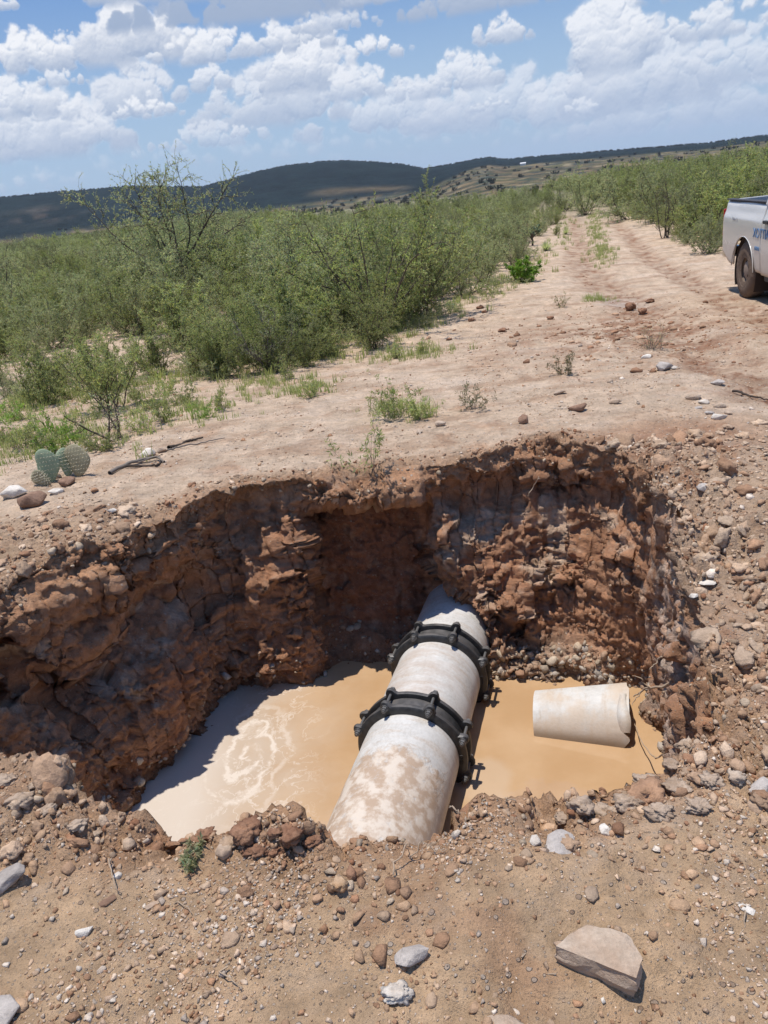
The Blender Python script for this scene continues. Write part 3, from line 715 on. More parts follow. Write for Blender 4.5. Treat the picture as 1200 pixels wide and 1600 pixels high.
# ------------------------------------------------------------------ broken pipe piece lying in the water
def shard():
    a = pix(838, 1098, WATER + .10); b = pix(984, 1098, WATER + .14)
    L = np.linalg.norm(b[:2] - a[:2]); ang = math.atan2(b[1] - a[1], b[0] - a[0])
    r = np.random.default_rng(8); nl, ns = 40, 110
    th = np.linspace(R(-22), R(202), ns); V = []
    Ro, Ri = .212, .187
    for rad in (Ro, Ri):
        for i in range(nl):
            u = i / (nl - 1)
            xs = u * L * np.ones(ns)
            if i == nl - 1: pass
            # jagged far end with a broken notch low on the viewer's side
            jagx = .012 * np.interp(th, [-.5, .3, .5, .9, 1.3, 1.45, 1.9, 2.2, 2.5, 2.62, 2.9, 3.7], [0, .6, -.4, .2, .5, 1.4, .9, .7, .9, -3.0, -2.2, -3.6]) + .03 * np.exp(-((th - R(160)) / .12) ** 2) - .05 * np.exp(-((th - R(188)) / .2) ** 2)
            xs = xs + (u ** 6) * jagx
            kr = .94 + .20 * u; V.append(np.c_[xs, kr * rad * np.cos(th), kr * rad * np.sin(th)])
    V = np.concatenate(V); V = V.reshape(2, nl, ns, 3); F = []
    idx = np.arange(2 * nl * ns).reshape(2, nl, ns)
    def q(a, b, c, d): F.append(np.stack([a, b, c, d], -1).reshape(-1, 4))
    q(idx[0, :-1, :-1], idx[0, :-1, 1:], idx[0, 1:, 1:], idx[0, 1:, :-1]); q(idx[1, :-1, :-1], idx[1, 1:, :-1], idx[1, 1:, 1:], idx[1, :-1, 1:])
    q(idx[0, 0, 1:], idx[0, 0, :-1], idx[1, 0, :-1], idx[1, 0, 1:]); q(idx[0, -1, :-1], idx[0, -1, 1:], idx[1, -1, 1:], idx[1, -1, :-1])
    q(idx[0, :-1, 0], idx[0, 1:, 0], idx[1, 1:, 0], idx[1, :-1, 0]); q(idx[0, 1:, -1], idx[0, :-1, -1], idx[1, :-1, -1], idx[1, 1:, -1])
    o = mesh_np('broken_pipe_piece', V.reshape(-1, 3), np.concatenate(F), SHARDM)
    md = o.modifiers.new('e', 'EDGE_SPLIT'); md.split_angle = R(40)
    o.location = (a[0], a[1], WATER - .055); o.rotation_euler = (R(4), R(-4.5), ang)
    tag(o, 'short broken length of pale pipe lying half sunk in the orange water', 'pipe')
    # loose splinter of the outer skin at the broken end, and a crack line in front of it
    bag = Bag(); n = 12
    tz = np.linspace(R(95), R(150), n)
    for k, (dx0, dx1, rr) in enumerate(((-.055, .012, Ro + .004), (-.050, .010, Ro + .010))): pass
    Ro *= 1.12; inner = np.c_[L - .050 + .012 * np.sin(tz * 5), (Ro + .0015) * np.cos(tz), (Ro + .0015) * np.sin(tz)]
    outer = np.c_[L + .004 + .010 * np.sin(tz * 6), (Ro + .014) * np.cos(tz), (Ro + .014) * np.sin(tz)]
    low = outer * np.array([1, .965, .965]); inl = inner * np.array([1, .99, .99])
    Vv = np.concatenate([inner, outer, low, inl]); Fq = []
    for s_ in range(4):
        for k in range(n - 1):
            a1, b1 = s_ * n + k, ((s_ + 1) % 4) * n + k; Fq.append((a1, a1 + 1, b1 + 1, b1))
    bag.add(Vv, np.array(Fq)); bag.build('cracked_flap', SHARDM, o, smooth=False)
    return o
shard()

# ------------------------------------------------------------------ stones
def hull_rock(seed, npts=18, sub=1, flatz=.7, amp=.05):
    r = np.random.default_rng(seed); bm = bmesh.new()
    p = r.normal(size=(npts, 3)); p /= np.linalg.norm(p, axis=1)[:, None]; p *= (.5 * (.82 + .25 * r.random(npts)))[:, None]
    p[:, 2] = np.clip(p[:, 2], -.36, .5)
    for q in p: bm.verts.new(q)
    bmesh.ops.convex_hull(bm, input=list(bm.verts))
    for v in [v for v in bm.verts if not v.link_faces]: bm.verts.remove(v)
    if sub:
        bmesh.ops.bevel(bm, geom=list(bm.edges), offset=.022, segments=1, affect='EDGES', clamp_overlap=True)
        bmesh.ops.triangulate(bm, faces=list(bm.faces))
        bmesh.ops.subdivide_edges(bm, edges=list(bm.edges), cuts=sub, use_grid_fill=True)
        V = np.array([v.co[:] for v in bm.verts]); n = fbm(V * 3 + seed, 3, .6)
        nz_ = [v.normal.copy() for v in bm.verts]; bm.normal_update()
        for v, k in zip(bm.verts, n): v.co += v.co.normalized() * float(k) * amp
    bmesh.ops.triangulate(bm, faces=list(bm.faces))
    V = np.array([v.co[:] for v in bm.verts]); bm.verts.index_update(); F = np.array([[v.index for v in f.verts] for f in bm.faces]); bm.free()
    return V, F
def clod_shape(seed, sub=3):
    bm = bmesh.new(); bmesh.ops.create_icosphere(bm, subdivisions=sub, radius=.5)
    V = np.array([v.co[:] for v in bm.verts]); bm.verts.index_update(); F = np.array([[v.index for v in f.verts] for f in bm.faces]); bm.free()
    f1 = .5 - shards(V * 2.1 + seed * 3.1) * .8; f2 = .5 - shards(V * 4.6 + seed) * .6
    if sub <= 2: f1 = .45 + (f1 - .45) * .5; f2 = .4 + (f2 - .4) * .45
    f3, _ = worley(V * 13 + seed * 2)
    V = V * (1 + .45 * fbm(V * 1.8 + seed * 7, 3, .7) + .42 * (.45 - f1) + .34 * (.4 - f2) + (.22 * (.4 - f3) if sub > 2 else 0))[:, None]; V[:, 2] *= .8
    return V, F
ROCKS = {}
def rock(px, py, wpx, hpx, mat, label, cat='rock', name='rock', seed=None, kind='rock', rz=None, tilt=0, group=None, flat=None, sink=.12):
    p = hit(px, py + hpx * .25); dist_ = float((p - np.array([0, 0, EYE])) @ cF); s = wpx * dist_ / FP
    hz = hpx * dist_ / FP
    seed = seed or int(px * 7 + py)
    vw = math.atan2(EYE - p[2], math.hypot(p[0], p[1]))
    V, F = (hull_rock(seed, 20, 2 if wpx > 35 else 1, amp=.015 if flat and flat < .5 else .05) if kind == 'rock' else clod_shape(seed, 4 if wpx > 30 else 3))
    ext = V.max(0) - V.min(0)
    # the seen height mixes the stone's depth and its own height
    zh = flat if flat else .62
    depth = hz / (math.sin(vw) + zh * math.cos(vw))
    r = np.random.default_rng(seed)
    V = V / ext * np.array([s, depth, depth * zh])
    V[:, 2] -= V[:, 2].min()
    o = mesh_np(name, V, F, mat, kind != 'rock')
    o.location = (p[0], p[1], p[2] - depth * zh * sink); az_ = math.atan2(p[0], p[1])
    o.rotation_euler = (tilt, r.normal() * .08, -az_ + (rz if rz is not None else r.normal() * .15) + ROLL * 0)
    tag(o, label, cat, group); return o
# the big flat-topped boulder in front, cut after its own outline
def big_rock():
    top = [(868, 1478), (915, 1441), (960, 1455), (985, 1463), (1003, 1500), (993, 1527), (972, 1515), (940, 1500), (905, 1488)]
    base = hit(935, 1500); zt = base[2] + .052
    T = [pix(a, b, zt + .0) for a, b in top]
    c = sum(T) / len(T); bm = bmesh.new()
    for q in T: bm.verts.new(Vector(q - c) + Vector((0, 0, random.uniform(-.004, .008))))
    for q in T:
        e = (q - c); bm.verts.new(Vector((e[0] * .9 + .002, e[1] * .9 + .0, -.075)))
        bm.verts.new(Vector((e[0] * 1.04, e[1] * 1.04 - .003, -.03 + random.uniform(-.008, .008))))
    bmesh.ops.convex_hull(bm, input=list(bm.verts)); 
    for v in [v for v in bm.verts if not v.link_faces]: bm.verts.remove(v)
    bmesh.ops.bevel(bm, geom=list(bm.edges), offset=.004, segments=1, affect='EDGES', clamp_overlap=True)
    bmesh.ops.triangulate(bm, faces=list(bm.faces))
    for _ in range(3): bmesh.ops.subdivide_edges(bm, edges=[e for e in bm.edges if e.calc_length() > .012], cuts=1)
    bmesh.ops.triangulate(bm, faces=list(bm.faces)); bm.normal_update()
    V = np.array([v.co[:] for v in bm.verts]); n = fbm(V * 13, 5, .65) * 2.2; n2, _ = worley(V * np.array([16, 16, 60]) + 4)
    for v, k, k2 in zip(bm.verts, n, n2):
        side = 1 - abs(v.normal.z); v.co += v.normal * float(k * .005 + (k2 - .5) * .012 * side)
    o = obj_bm('boulder', bm, ST_TAN); o.location = c
    tag(o, 'largest loose boulder, flat topped and tan grey, bottom right of the pit', 'rock')
big_rock()
R_ = rock
R_(645, 1487, 56, 40, ST_GREY, 'blue grey angular stone in the gravel below the pipe', flat=.7)
R_(622, 1546, 52, 46, ST_WHITE, 'pale lumpy stone just below the blue grey one at the bottom edge', kind='clod', name='stone', cat='stone')
R_(876, 1308, 52, 46, ST_GREY, 'flat squarish pale grey slab set in the soil on the near rim', name='stone_slab', cat='stone', flat=.25, sink=.3)
R_(946, 1294, 20, 24, ST_WHITE, 'small rounded whitish stone right of the squarish slab', name='stone', cat='stone')
R_(836, 1313, 17, 22, ST_WHITE, 'small pale flake standing left of the squarish slab', name='stone', cat='stone')
R_(531, 1377, 30, 34, ST_ORANGE, 'orange tan knobbly stone on the near bank below the pipe', kind='clod', name='stone', cat='stone')
R_(549, 1358, 20, 34, ST_CLOD, 'dark brown stone leaning behind the orange knobbly one', name='stone', cat='stone')
R_(184, 1367, 15, 14, ST_WHITE, 'small bluish white angular pebble below the left clod heap', name='pebble', cat='pebble')
R_(132, 1453, 28, 22, ST_WHITE, 'whitish rounded stone low on the left foreground bank', name='stone', cat='stone')
R_(238, 1413, 28, 11, ST_TAN, 'thin flat stone with a dark lower edge, left foreground', name='stone', cat='stone', flat=.3)
R_(167, 1406, 27, 13, ST_BROWN, 'dark flat stone pressed in the soil left of the thin pale one', name='stone', cat='stone', flat=.3)
R_(14, 1368, 56, 42, ST_GREY, 'grey brown stone cut by the left edge below the heap', name='stone', cat='stone')
R_(6, 1572, 44, 60, ST_GREY, 'smooth grey stone in the bottom left corner', name='stone', cat='stone', flat=.4)
R_(905, 636, 30, 17, ST_BROWN, 'brown blocky stone alone on the sand beyond the far rim')
R_(818, 656, 16, 19, ST_BROWN, 'upright brown grey stone on the sand left of the blocky one', flat=1.1)
R_(962, 627, 20, 12, ST_TAN, 'low pale stone on the sand right of the brown blocky one')
R_(875, 613, 20, 11, ST_TAN, 'low sandy stone on the sand above the brown blocky one')
R_(785, 516, 15, 9, ST_CLOD, 'small red brown clod on the sand near the scrub edge', name='clod', cat='clod', kind='clod')
R_(1100, 761, 25, 20, ST_GREY, 'rounded grey stone perched at the top of the right rubble bank')
R_(1060, 701, 15, 14, ST_BROWN, 'small brown cube shaped stone behind the far right corner of the pit', flat=.9)
R_(1038, 573, 26, 20, ST_GREY, 'grey stone with a white neighbour beside the wheel rut', name='stone', cat='stone')
R_(1052, 575, 14, 9, ST_WHITE, 'bright white stone beside the wheel rut', name='stone', cat='stone')
R_(1012, 557, 16, 9, ST_WHITE, 'pale stone above the grey one beside the wheel rut', name='stone', cat='stone')
R_(1120, 597, 22, 12, ST_GREY, 'grey flat stone alone on the sand, right of the stone pile', name='stone', cat='stone')
R_(1083, 619, 24, 17, ST_TAN, 'largest stone of the small pile right of the pit', name='stone', cat='stone')
for k, (a, b, s_) in enumerate([(1100, 628, 18), (1125, 634, 20), (1108, 645, 16), (1125, 650, 26), (1138, 645, 14), (1092, 637, 12)]):
    R_(a, b, s_, s_ * .55, (ST_WHITE, ST_TAN, ST_GREY)[k % 3], 'pale broken stone in the small pile right of the pit', name='stone', cat='stone', group='stones of the small pile right of the pit')
R_(52, 782, 44, 34, ST_BROWN, 'dark pinkish brown block beneath the prickly pear pads', flat=.8)
R_(88, 768, 26, 14, ST_WHITE, 'white wedge of stone at the foot of the prickly pear', name='stone', cat='stone')
R_(106, 752, 26, 22, ST_BROWN, 'brown stone directly under the right prickly pear pad', name='stone', cat='stone')
R_(88, 743, 16, 12, ST_TAN, 'small tan stone between the two prickly pear pads', name='stone', cat='stone')
R_(22, 768, 40, 26, ST_WHITE, 'pale sunlit stone left of the brown block', name='stone', cat='stone')
R_(233, 708, 24, 20, ST_WHITE, 'pale stone left of the dead sticks beyond the rim', name='stone', cat='stone')
R_(253, 703, 16, 14, ST_TAN, 'small tan stone touching the dead sticks', name='stone', cat='stone')
R_(175, 798, 15, 10, ST_WHITE, 'small white stone on the red soil left of the pit', name='stone', cat='stone')
R_(352, 1326, 28, 34, ST_TAN, 'tan blocky chunk on the near rim in front of the clods', name='stone', cat='stone')
R_(343, 1278, 32, 28, ST_GREY, 'grey slab leaning behind the tan chunk on the near rim', name='stone', cat='stone', flat=.8)
R_(1108, 908, 34, 16, ST_WHITE, 'white flat stone on the right bank beside the dark hollow', name='stone', cat='stone', flat=.4)
R_(1084, 930, 14, 14, ST_WHITE, 'small white cube of stone at the edge of the dark hollow', name='stone', cat='stone')
R_(1192, 1228, 34, 44, ST_GREY, 'round grey stone at the right edge level with the near rim', name='stone', cat='stone')
R_(1152, 1212, 30, 30, ST_TAN, 'tan lump left of the round grey stone at the right edge', name='stone', cat='stone', kind='clod')
R_(688, 662, 18, 13, ST_TAN, 'tan stone on the sand just beyond the green weed', name='stone', cat='stone')
R_(656, 674, 11, 9, ST_TAN, 'tiny tan stone on the sand left of its larger neighbour', name='stone', cat='stone')
R_(1167, 1418, 26, 14, ST_WHITE, 'thin pale stone at the right of the foreground bank', name='stone', cat='stone', flat=.3)
R_(942, 1561, 8, 13, ST_WHITE, 'brightest white pebble below the large boulder', name='pebble', cat='pebble', flat=.5)
R_(790, 1590, 60, 26, ST_TAN, 'tan stone cut by the bottom edge of the picture', name='stone', cat='stone', flat=.4)
R_(985, 480, 17, 18, ST_CLOD, 'largest red clod lying in the wheel rut', name='clod', cat='clod', kind='clod')
R_(1003, 487, 14, 14, ST_CLOD, 'smaller red clod right of the largest one in the rut', name='clod', cat='clod', kind='clod')
R_(1016, 470, 16, 10, ST_CLOD, 'low red clod behind the two in the rut', name='clod', cat='clod', kind='clod')
for k, (a, b, s_) in enumerate([(750, 480, 14), (757, 487, 10), (702, 530, 11), (736, 500, 13), (860, 497, 12)]):
    R_(a, b, s_, s_ * .6, ST_CLOD, 'small dark clod on the sand at the scrub edge', name='clod', cat='clod', kind='clod', group='small clods along the scrub edge')
# dark wet clods on the near rim, left of the pipe
for a, b, s_, h_, lab in [(385, 1290, 54, 58, 'tall dark red clod left of centre on the near rim'), (430, 1297, 30, 24, 'small dark clod between the two large ones'),
                          (456, 1295, 46, 50, 'large dark red clod nearest the pipe on the near rim'), (405, 1322, 50, 34, 'dark crumbly clod in front of the tall one'),
                          (320, 1300, 44, 34, 'brown crumbly clod left of the grey slab'), (488, 1310, 36, 26, 'low brown clod beside the pipe end'),
                          (432, 1326, 34, 24, 'flat brown clod at the front of the dark clods')]:
    R_(a, b, s_, h_, ST_CLOD, lab, name='clod', cat='clod', kind='clod', sink=.3)
for k, (a, b, s_, h_) in enumerate([(905, 1250, 46, 40), (945, 1262, 52, 40), (985, 1245, 60, 50), (1030, 1262, 56, 44), (1060, 1225, 50, 44), (880, 1275, 34, 28),
                                    (1010, 1215, 44, 36), (1090, 1255, 46, 40), (960, 1225, 36, 30), (1110, 1215, 44, 38), (1050, 1190, 34, 30), (1075, 1160, 40, 34)]):
    R_(a, b, s_, h_, ST_CLODG, 'crumbly grey brown clod in the heap at the near right corner of the pit', name='clod', cat='clod', kind='clod', sink=.25, group='clods heaped at the near right corner of the pit')
for k, (a, b, s_, h_) in enumerate([(30, 1245, 50, 36), (75, 1262, 34, 28), (120, 1285, 36, 28), (10, 1215, 40, 30), (150, 1300, 24, 20), (60, 1220, 30, 20)]):
    R_(a, b, s_, h_, ST_CLODG, 'grey brown clod on the heap at the near left corner of the pit', name='clod', cat='clod', kind='clod', sink=.3, group='clods heaped at the near left corner of the pit')

# loose gravel, crumbs and clods nobody could count, resting on the finished surface
TEM_R = [hull_rock(100 + k, 10, 0) for k in range(14)]; TEM_C = [clod_shape(50 + k, 2) for k in range(6)] + [hull_rock(140 + k, 14, 0) for k in range(9)]
N2, su2, sv2 = grid_normals(GP)
if N2[first_out + 20:first_out + 60, :, 2].mean() < 0: N2 = -N2
N2 = N2.reshape(-1, 3); AR = (su2 * sv2).reshape(-1)
def scatter(name, wfun, n, smin, smax, tems, palette, seed, mat=ST_ATTR, power=2.4, smooth=False, flat=(.5, .9)):
    r = np.random.default_rng(seed); wv = wfun * AR; wv = np.clip(wv, 0, None); pr = wv / wv.sum()
    ids = r.choice(len(P2), n, p=pr)
    sz = smin * (1 - r.random(n) * (1 - (smin / smax) ** power)) ** (-1 / power)
    bag = Bag(); which = r.integers(0, len(tems), n); pal = np.array(palette)
    for k in range(len(tems)):
        sel = np.where(which == k)[0]
        if not len(sel): continue
        V, F = tems[k]; m_ = len(sel); q = r.normal(size=(m_, 3)); ang = r.random(m_) * 2 * math.pi
        sc = np.c_[.75 + .6 * r.random(m_), .7 + .5 * r.random(m_), flat[0] + (flat[1] - flat[0]) * r.random(m_)] * sz[sel][:, None]
        X = V[None] * sc[:, None, :]
        ca, sa = np.cos(ang), np.sin(ang)
        X = np.stack([X[..., 0] * ca[:, None] - X[..., 1] * sa[:, None], X[..., 0] * sa[:, None] + X[..., 1] * ca[:, None], X[..., 2]], -1)
        nn = N2[ids[sel]]; up = nn; t1 = np.cross(up, np.array([.31, .95, .05])); t1 /= np.linalg.norm(t1, axis=1)[:, None]; t2 = np.cross(up, t1)
        X = X[..., 0:1] * t1[:, None] + X[..., 1:2] * t2[:, None] + X[..., 2:3] * up[:, None]
        X += P2[ids[sel]][:, None] + (up * (sc[:, 2] * .10)[:, None])[:, None] + (t1 * r.normal(size=(m_, 1)) + t2 * r.normal(size=(m_, 1)))[:, None] * .004
        col = pal[r.integers(0, len(pal), m_)] * (.75 + .5 * r.random((m_, 1)))
        FF = (F[None] + (np.arange(m_) * len(V))[:, None, None]).reshape(-1, 3)
        bag.add(X.reshape(-1, 3), FF); bag.C.append(np.repeat(col, len(V), 0))
    return tag(bag.build(name, mat, None, smooth), kind='stuff')
open_ = (rowi >= first_out + 2) & (out_d < 14)
PAL = [(.60, .47, .36), (.52, .38, .27), (.46, .30, .19), (.66, .57, .48), (.42, .35, .29), (.38, .22, .13), (.55, .40, .29)]
PALC = [(.32, .18, .11), (.40, .26, .17), (.42, .31, .22), (.28, .14, .08)]
PALG = [(.44, .35, .26), (.36, .25, .175), (.50, .42, .33), (.31, .19, .125)]
fore = open_ * (1 - sstep(y, 1.9, 2.4)) * (y > .55) * (np.abs(x) < 1.9); pat = sstep(fbm(P * 1.8 + 5, 3), -.25, .25)
scatter('gravel', fore * (.05 + pat ** 2 * (.25 + 1.2 * gauss(x, -.05, .55) * gauss(y, 1.35, .4))) * (out_d > .04), 19000, .005, .030, TEM_R, PAL, 1, power=2.1)
scatter('gravel_fringe', open_ * (sstep(y, 3, 4.6) * (1 - sstep(y, 7, 14)) * (.15 + pat) * (np.abs(x) < .62 * y) * (1 - .9 * bank)), 11000, .009, .06, TEM_R, PAL, 2, power=2.45)
scatter('rubble', open_ * (np.abs(x) < 3) * (bank + .8 * np.clip(corner, 0, 1) + np.clip(piles, 0, 1.2)) * (out_d < 2), 4800, .013, .055, TEM_C, [(.47, .34, .24), (.41, .28, .19), (.36, .23, .15), (.50, .38, .28)], 3, smooth=True, power=2.3)
scatter('soil_crumbs', open_ * (y > .55) * (np.abs(x) < 2.2) * (1 - sstep(y, 2.0, 2.6)) * (.04 + sstep(fbm(P * 2.4 + 205, 3, .6), .0, .3) + .8 * (1 - sstep(out_d, .1, .45))), 5200, .008, .05, TEM_C, [(.46, .31, .20), (.40, .26, .165), (.50, .36, .25), (.35, .21, .13)], 14, smooth=True, power=2.2)
TEM_L = [clod_shape(80 + k, 3) for k in range(9)]
scatter('rubble_lumps', open_ * (np.abs(x) < 3) * (bank + .8 * np.clip(corner, 0, 1) + np.clip(piles, 0, 1.2)) * (out_d < 2) * (.15 + sstep(fbm(P * 2.2 + 405, 3), -.05, .2)), 560, .04, .13, TEM_L, [(.47, .34, .24), (.41, .28, .19), (.36, .22, .14), (.50, .38, .28)], 33, smooth=True, power=2.2)
scatter('rubble_stones', open_ * bank, 700, .012, .07, TEM_R, PAL[:5], 4, power=2.1)
scatter('rim_crumbs', ((open_ & (out_d < .3)) | (wall & (rowi > first_out - 14))) * 1.0, 2600, .012, .06, TEM_C, PALC + PALG[:1], 5, smooth=True)
lw = wall & (N2[:, 2] > .15)
scatter('wall_clods', lw * (.12 + 1.5 * sstep(-z, .9, 1.3)), 1800, .012, .075, TEM_C, PALC + [(.30, .14, .07)], 6, smooth=True)
foot = wall & (z > WATER - .05) & (z < WATER + .22)
scatter('foot_rubble', foot * (sstep(x, .45, .6) * sstep(y, 3.7, 4) * 1.0 + .12), 1100, .02, .085, TEM_C, PALG + [(.42, .37, .32)], 7, smooth=True, power=1.8)
scatter('ruts_clods', (open_ | (out_d < 30)) * (.3 * rmf + 1.2 * mud) * (rowi >= first_out) * (out_d < 16), 900, .02, .13, TEM_C, PALC[:2], 8, smooth=True)

# ------------------------------------------------------------------ plants
def mat_leaf(name, c1, c2, scale=1.3, trans=.48):
    m, t = newmat(name); oi = t.n('ShaderNodeObjectInfo').outputs['Random']
    a = t.n('ShaderNodeVertexColor', layer_name='Col')
    tc = t.n('ShaderNodeTexCoord').outputs['Object']
    n = t.noise(tc, scale * 3, 3, .6)
    f = t.m('ADD', t.m('MULTIPLY', oi, .6), t.m('SUBTRACT', t.m('MULTIPLY', n, 1.3), .45), clamp=True)
    c = t.mix(f, c1, c2); c = t.mix(t.m('MULTIPLY', t.m('FRACT', t.m('MULTIPLY', oi, 3.71)), .45), c, tuple(.55 * v + .45 * u for v, u in zip(c1, (.34, .30, .22)))); c = t.mix(1.0, c, a.outputs[0], 'MULTIPLY'); vv = t.m('MULTIPLY_ADD', t.m('FRACT', t.m('MULTIPLY', oi, 7.31)), .62, .72); c = t.mix(1.0, c, t.n('ShaderNodeCombineXYZ', {0: vv, 1: vv, 2: vv}).outputs[0], 'MULTIPLY')
    d = t.n('ShaderNodeBsdfPrincipled', {'Base Color': c, 'Roughness': .65, 'Specular IOR Level': .25})
    tr = t.n('ShaderNodeBsdfTranslucent', {'Color': t.mix(1.0, c, (1.25, 1.4, .8), 'MULTIPLY')})
    mx_ = t.n('ShaderNodeMixShader', {0: trans, 1: d.outputs[0], 2: tr.outputs[0]})
    t.t.links.new(mx_.outputs[0], t.n('ShaderNodeOutputMaterial').inputs[0]); return m
L_GREY = mat_leaf('leaf_grey_green', (.31, .33, .19), (.40, .40, .26))
L_GREEN = mat_leaf('leaf_green', (.26, .285, .115), (.35, .36, .17))
L_BRIGHT = mat_leaf('leaf_bright', (.16, .27, .04), (.22, .32, .07))
L_OLIVE = mat_leaf('leaf_olive', (.26, .29, .115), (.33, .34, .16))
L_DRY = mat_leaf('leaf_dry', (.22, .19, .14), (.28, .23, .15))
BARK = mat_simple('bark', (.10, .08, .065), .9, .3, 30, .5, .004, .15)
BARKG = mat_simple('bark_grey', (.16, .14, .12), .9, .3, 30, .5, .004, .15)

def grow(seed, h, spread, stems=6, subs=9, twigs=6, leaves=16, leaf=.03, lw=.3, tilt=(.15, .75), first=.12, thick=.014, trunk=None, droop=0, tint=.35, fern=False, upright=0.0):
    """a branching woody plant; returns (wood V,F), (leaf V,F,C)"""
    r = np.random.default_rng(seed); wood = Bag(); LP, LD = [], []
    def curve(p, d, L, n, w, lift):
        pts = [np.array(p)]; d = np.array(d, float)
        for _ in range(n):
            d = d + r.normal(size=3) * w; d[2] += lift; d /= np.linalg.norm(d); pts.append(pts[-1] + d * L / n)
        return np.array(pts)
    starts = []
    if trunk:
        for (lean, L, rad) in trunk:
            t_ = curve((0, 0, -.05), lean, L, 7, .16, .05); wood.add(*tube(t_, np.linspace(rad, rad * .6, len(t_)), 7))
            for k in range(stems): starts.append((t_[r.integers(3, len(t_))], rad * .55))
    else:
        for k in range(stems): starts.append((np.array([r.normal() * .05 * spread, r.normal() * .05 * spread, -.03]), thick))
    for k, (s0, rad) in enumerate(starts):
        a = 2 * math.pi * (k + r.random()) / len(starts); tl = r.uniform(*tilt)
        d = np.array([math.sin(tl) * math.cos(a) * spread / h, math.sin(tl) * math.sin(a) * spread / h, math.cos(tl)])
        L = (h - s0[2]) * r.uniform(.72, 1.02)
        st = curve(s0, d, L, 9, .13, .05 + upright); wood.add(*tube(st, np.linspace(rad, rad * .22, len(st)), 5))
        for j in range(subs):
            u = first + (1 - first) * (j + r.random()) / subs; i = min(int(u * (len(st) - 1)), len(st) - 2); p = st[i] + (st[i + 1] - st[i]) * (u * (len(st) - 1) - i)
            dd_ = st[i + 1] - st[i]; dd_ /= np.linalg.norm(dd_); q = dd_ + r.normal(size=3) * .85; q[2] = q[2] * .7 + .12 - droop
            q /= np.linalg.norm(q); l2 = h * r.uniform(.16, .34) * (1.15 - .6 * u)
            sb = curve(p, q, l2, 5, .22, .03 + upright - droop); wood.add(*tube(sb, np.linspace(rad * .36, rad * .12, len(sb)), 3))
            for m_ in range(twigs):
                uu = .15 + .85 * r.random(); ii_ = min(int(uu * 5), 4); pp = sb[ii_]; q2 = (sb[ii_ + 1] - sb[ii_]); q2 /= np.linalg.norm(q2); q2 = q2 + r.normal(size=3) * .8; q2 /= np.linalg.norm(q2)
                l3 = h * r.uniform(.06, .15); tw = curve(pp, q2, l3, 3, .2, .02 - droop * .5)
                wood.add(*tube(tw, [rad * .13, rad * .11, rad * .09, rad * .05], 3))
                uL = r.random(leaves) * 3; iL = np.minimum(uL.astype(int), 2); LP.append(tw[iL] + (tw[iL + 1] - tw[iL]) * (uL - iL)[:, None])
                ld = (tw[iL + 1] - tw[iL]); ld = ld / np.linalg.norm(ld, axis=1)[:, None] + r.normal(size=(leaves, 3)) * .9; LD.append(ld)
    wv = (np.concatenate(wood.V), np.concatenate(wood.F))
    if not LP or leaves == 0: return wv, None
    P_ = np.concatenate(LP); D_ = np.concatenate(LD); D_ /= np.linalg.norm(D_, axis=1)[:, None]; n = len(P_)
    S_ = np.cross(D_, r.normal(size=(n, 3)) * .6 + np.array([0, 0, 1.0])); S_ /= np.linalg.norm(S_, axis=1)[:, None]
    L_ = leaf * (.6 + .8 * r.random(n)); W_ = L_ * lw
    V = np.stack([P_, P_ + D_ * (L_ * .5)[:, None] + S_ * W_[:, None] * .5, P_ + D_ * L_[:, None], P_ + D_ * (L_ * .5)[:, None] - S_ * W_[:, None] * .5], 1)
    C = np.repeat((1 - tint / 2 + tint * r.random((n, 1))) * np.array([1, 1, 1]) * (1 + .10 * r.normal(size=(n, 1))), 4, 0)
    C[:, 0] *= np.repeat(1 + .12 * r.normal(size=n), 4)
    return wv, (V.reshape(-1, 3), np.arange(4 * n).reshape(-1, 4), C)
def plant(name, loc, args, leafmat, barkmat, label, cat, group=None, rz=0, sc=1.0, wname='branches', lname='foliage'):
    wv, lv = grow(**args)
    e = empty(name, loc, label, cat, group, rz); e.scale = (sc, sc, sc)
    mesh_np(wname, wv[0], wv[1], barkmat, True, None, True, e)
    if lv: mesh_np(lname, lv[0], lv[1], leafmat, False, lv[2], True, e)
    return e
SP = dict(
  mesq=dict(h=1.7, spread=2.3, stems=10, subs=12, twigs=7, leaves=22, leaf=.036, lw=.32, thick=.012, first=.04, tilt=(.15, .95)),
  mesq2=dict(h=1.6, spread=2.6, stems=11, subs=11, twigs=7, leaves=22, leaf=.033, lw=.34, thick=.011, droop=.05, first=.04, tilt=(.15, 1.0)),
  green=dict(h=1.5, spread=2.0, stems=10, subs=11, twigs=7, leaves=22, leaf=.036, lw=.36, thick=.010, upright=.02, first=.04, tilt=(.1, .9)),
  thin=dict(h=1.9, spread=1.5, stems=6, subs=10, twigs=6, leaves=7, leaf=.032, lw=.26, thick=.020),
  grey=dict(h=.9, spread=1.5, stems=14, subs=9, twigs=6, leaves=13, leaf=.024, lw=.45, thick=.005, first=.03, tilt=(.15, 1.1)),
  bare=dict(h=1.3, spread=1.5, stems=7, subs=10, twigs=7, leaves=2, leaf=.022, lw=.3, thick=.014))
PROTO = []   # (key, empty, leaf mat)
G_SCRUB = 'shrubs of the dense scrub'
def proto(key, mat, bark, seed, label, cat='shrub'):
    a = dict(SP[key]); a['seed'] = seed
    return plant('scrub_bush', (0, 0, 0), a, mat, bark, label, cat, G_SCRUB)
LAB = {'mesq': 'feathery grey green thorn bush', 'mesq2': 'spreading grey green thorn bush', 'green': 'fresh green leafy bush', 'thin': 'tall open dark stemmed bush', 'olive': 'olive green bush',
       'grey': 'low silvery grey bush', 'bare': 'nearly leafless twiggy bush'}
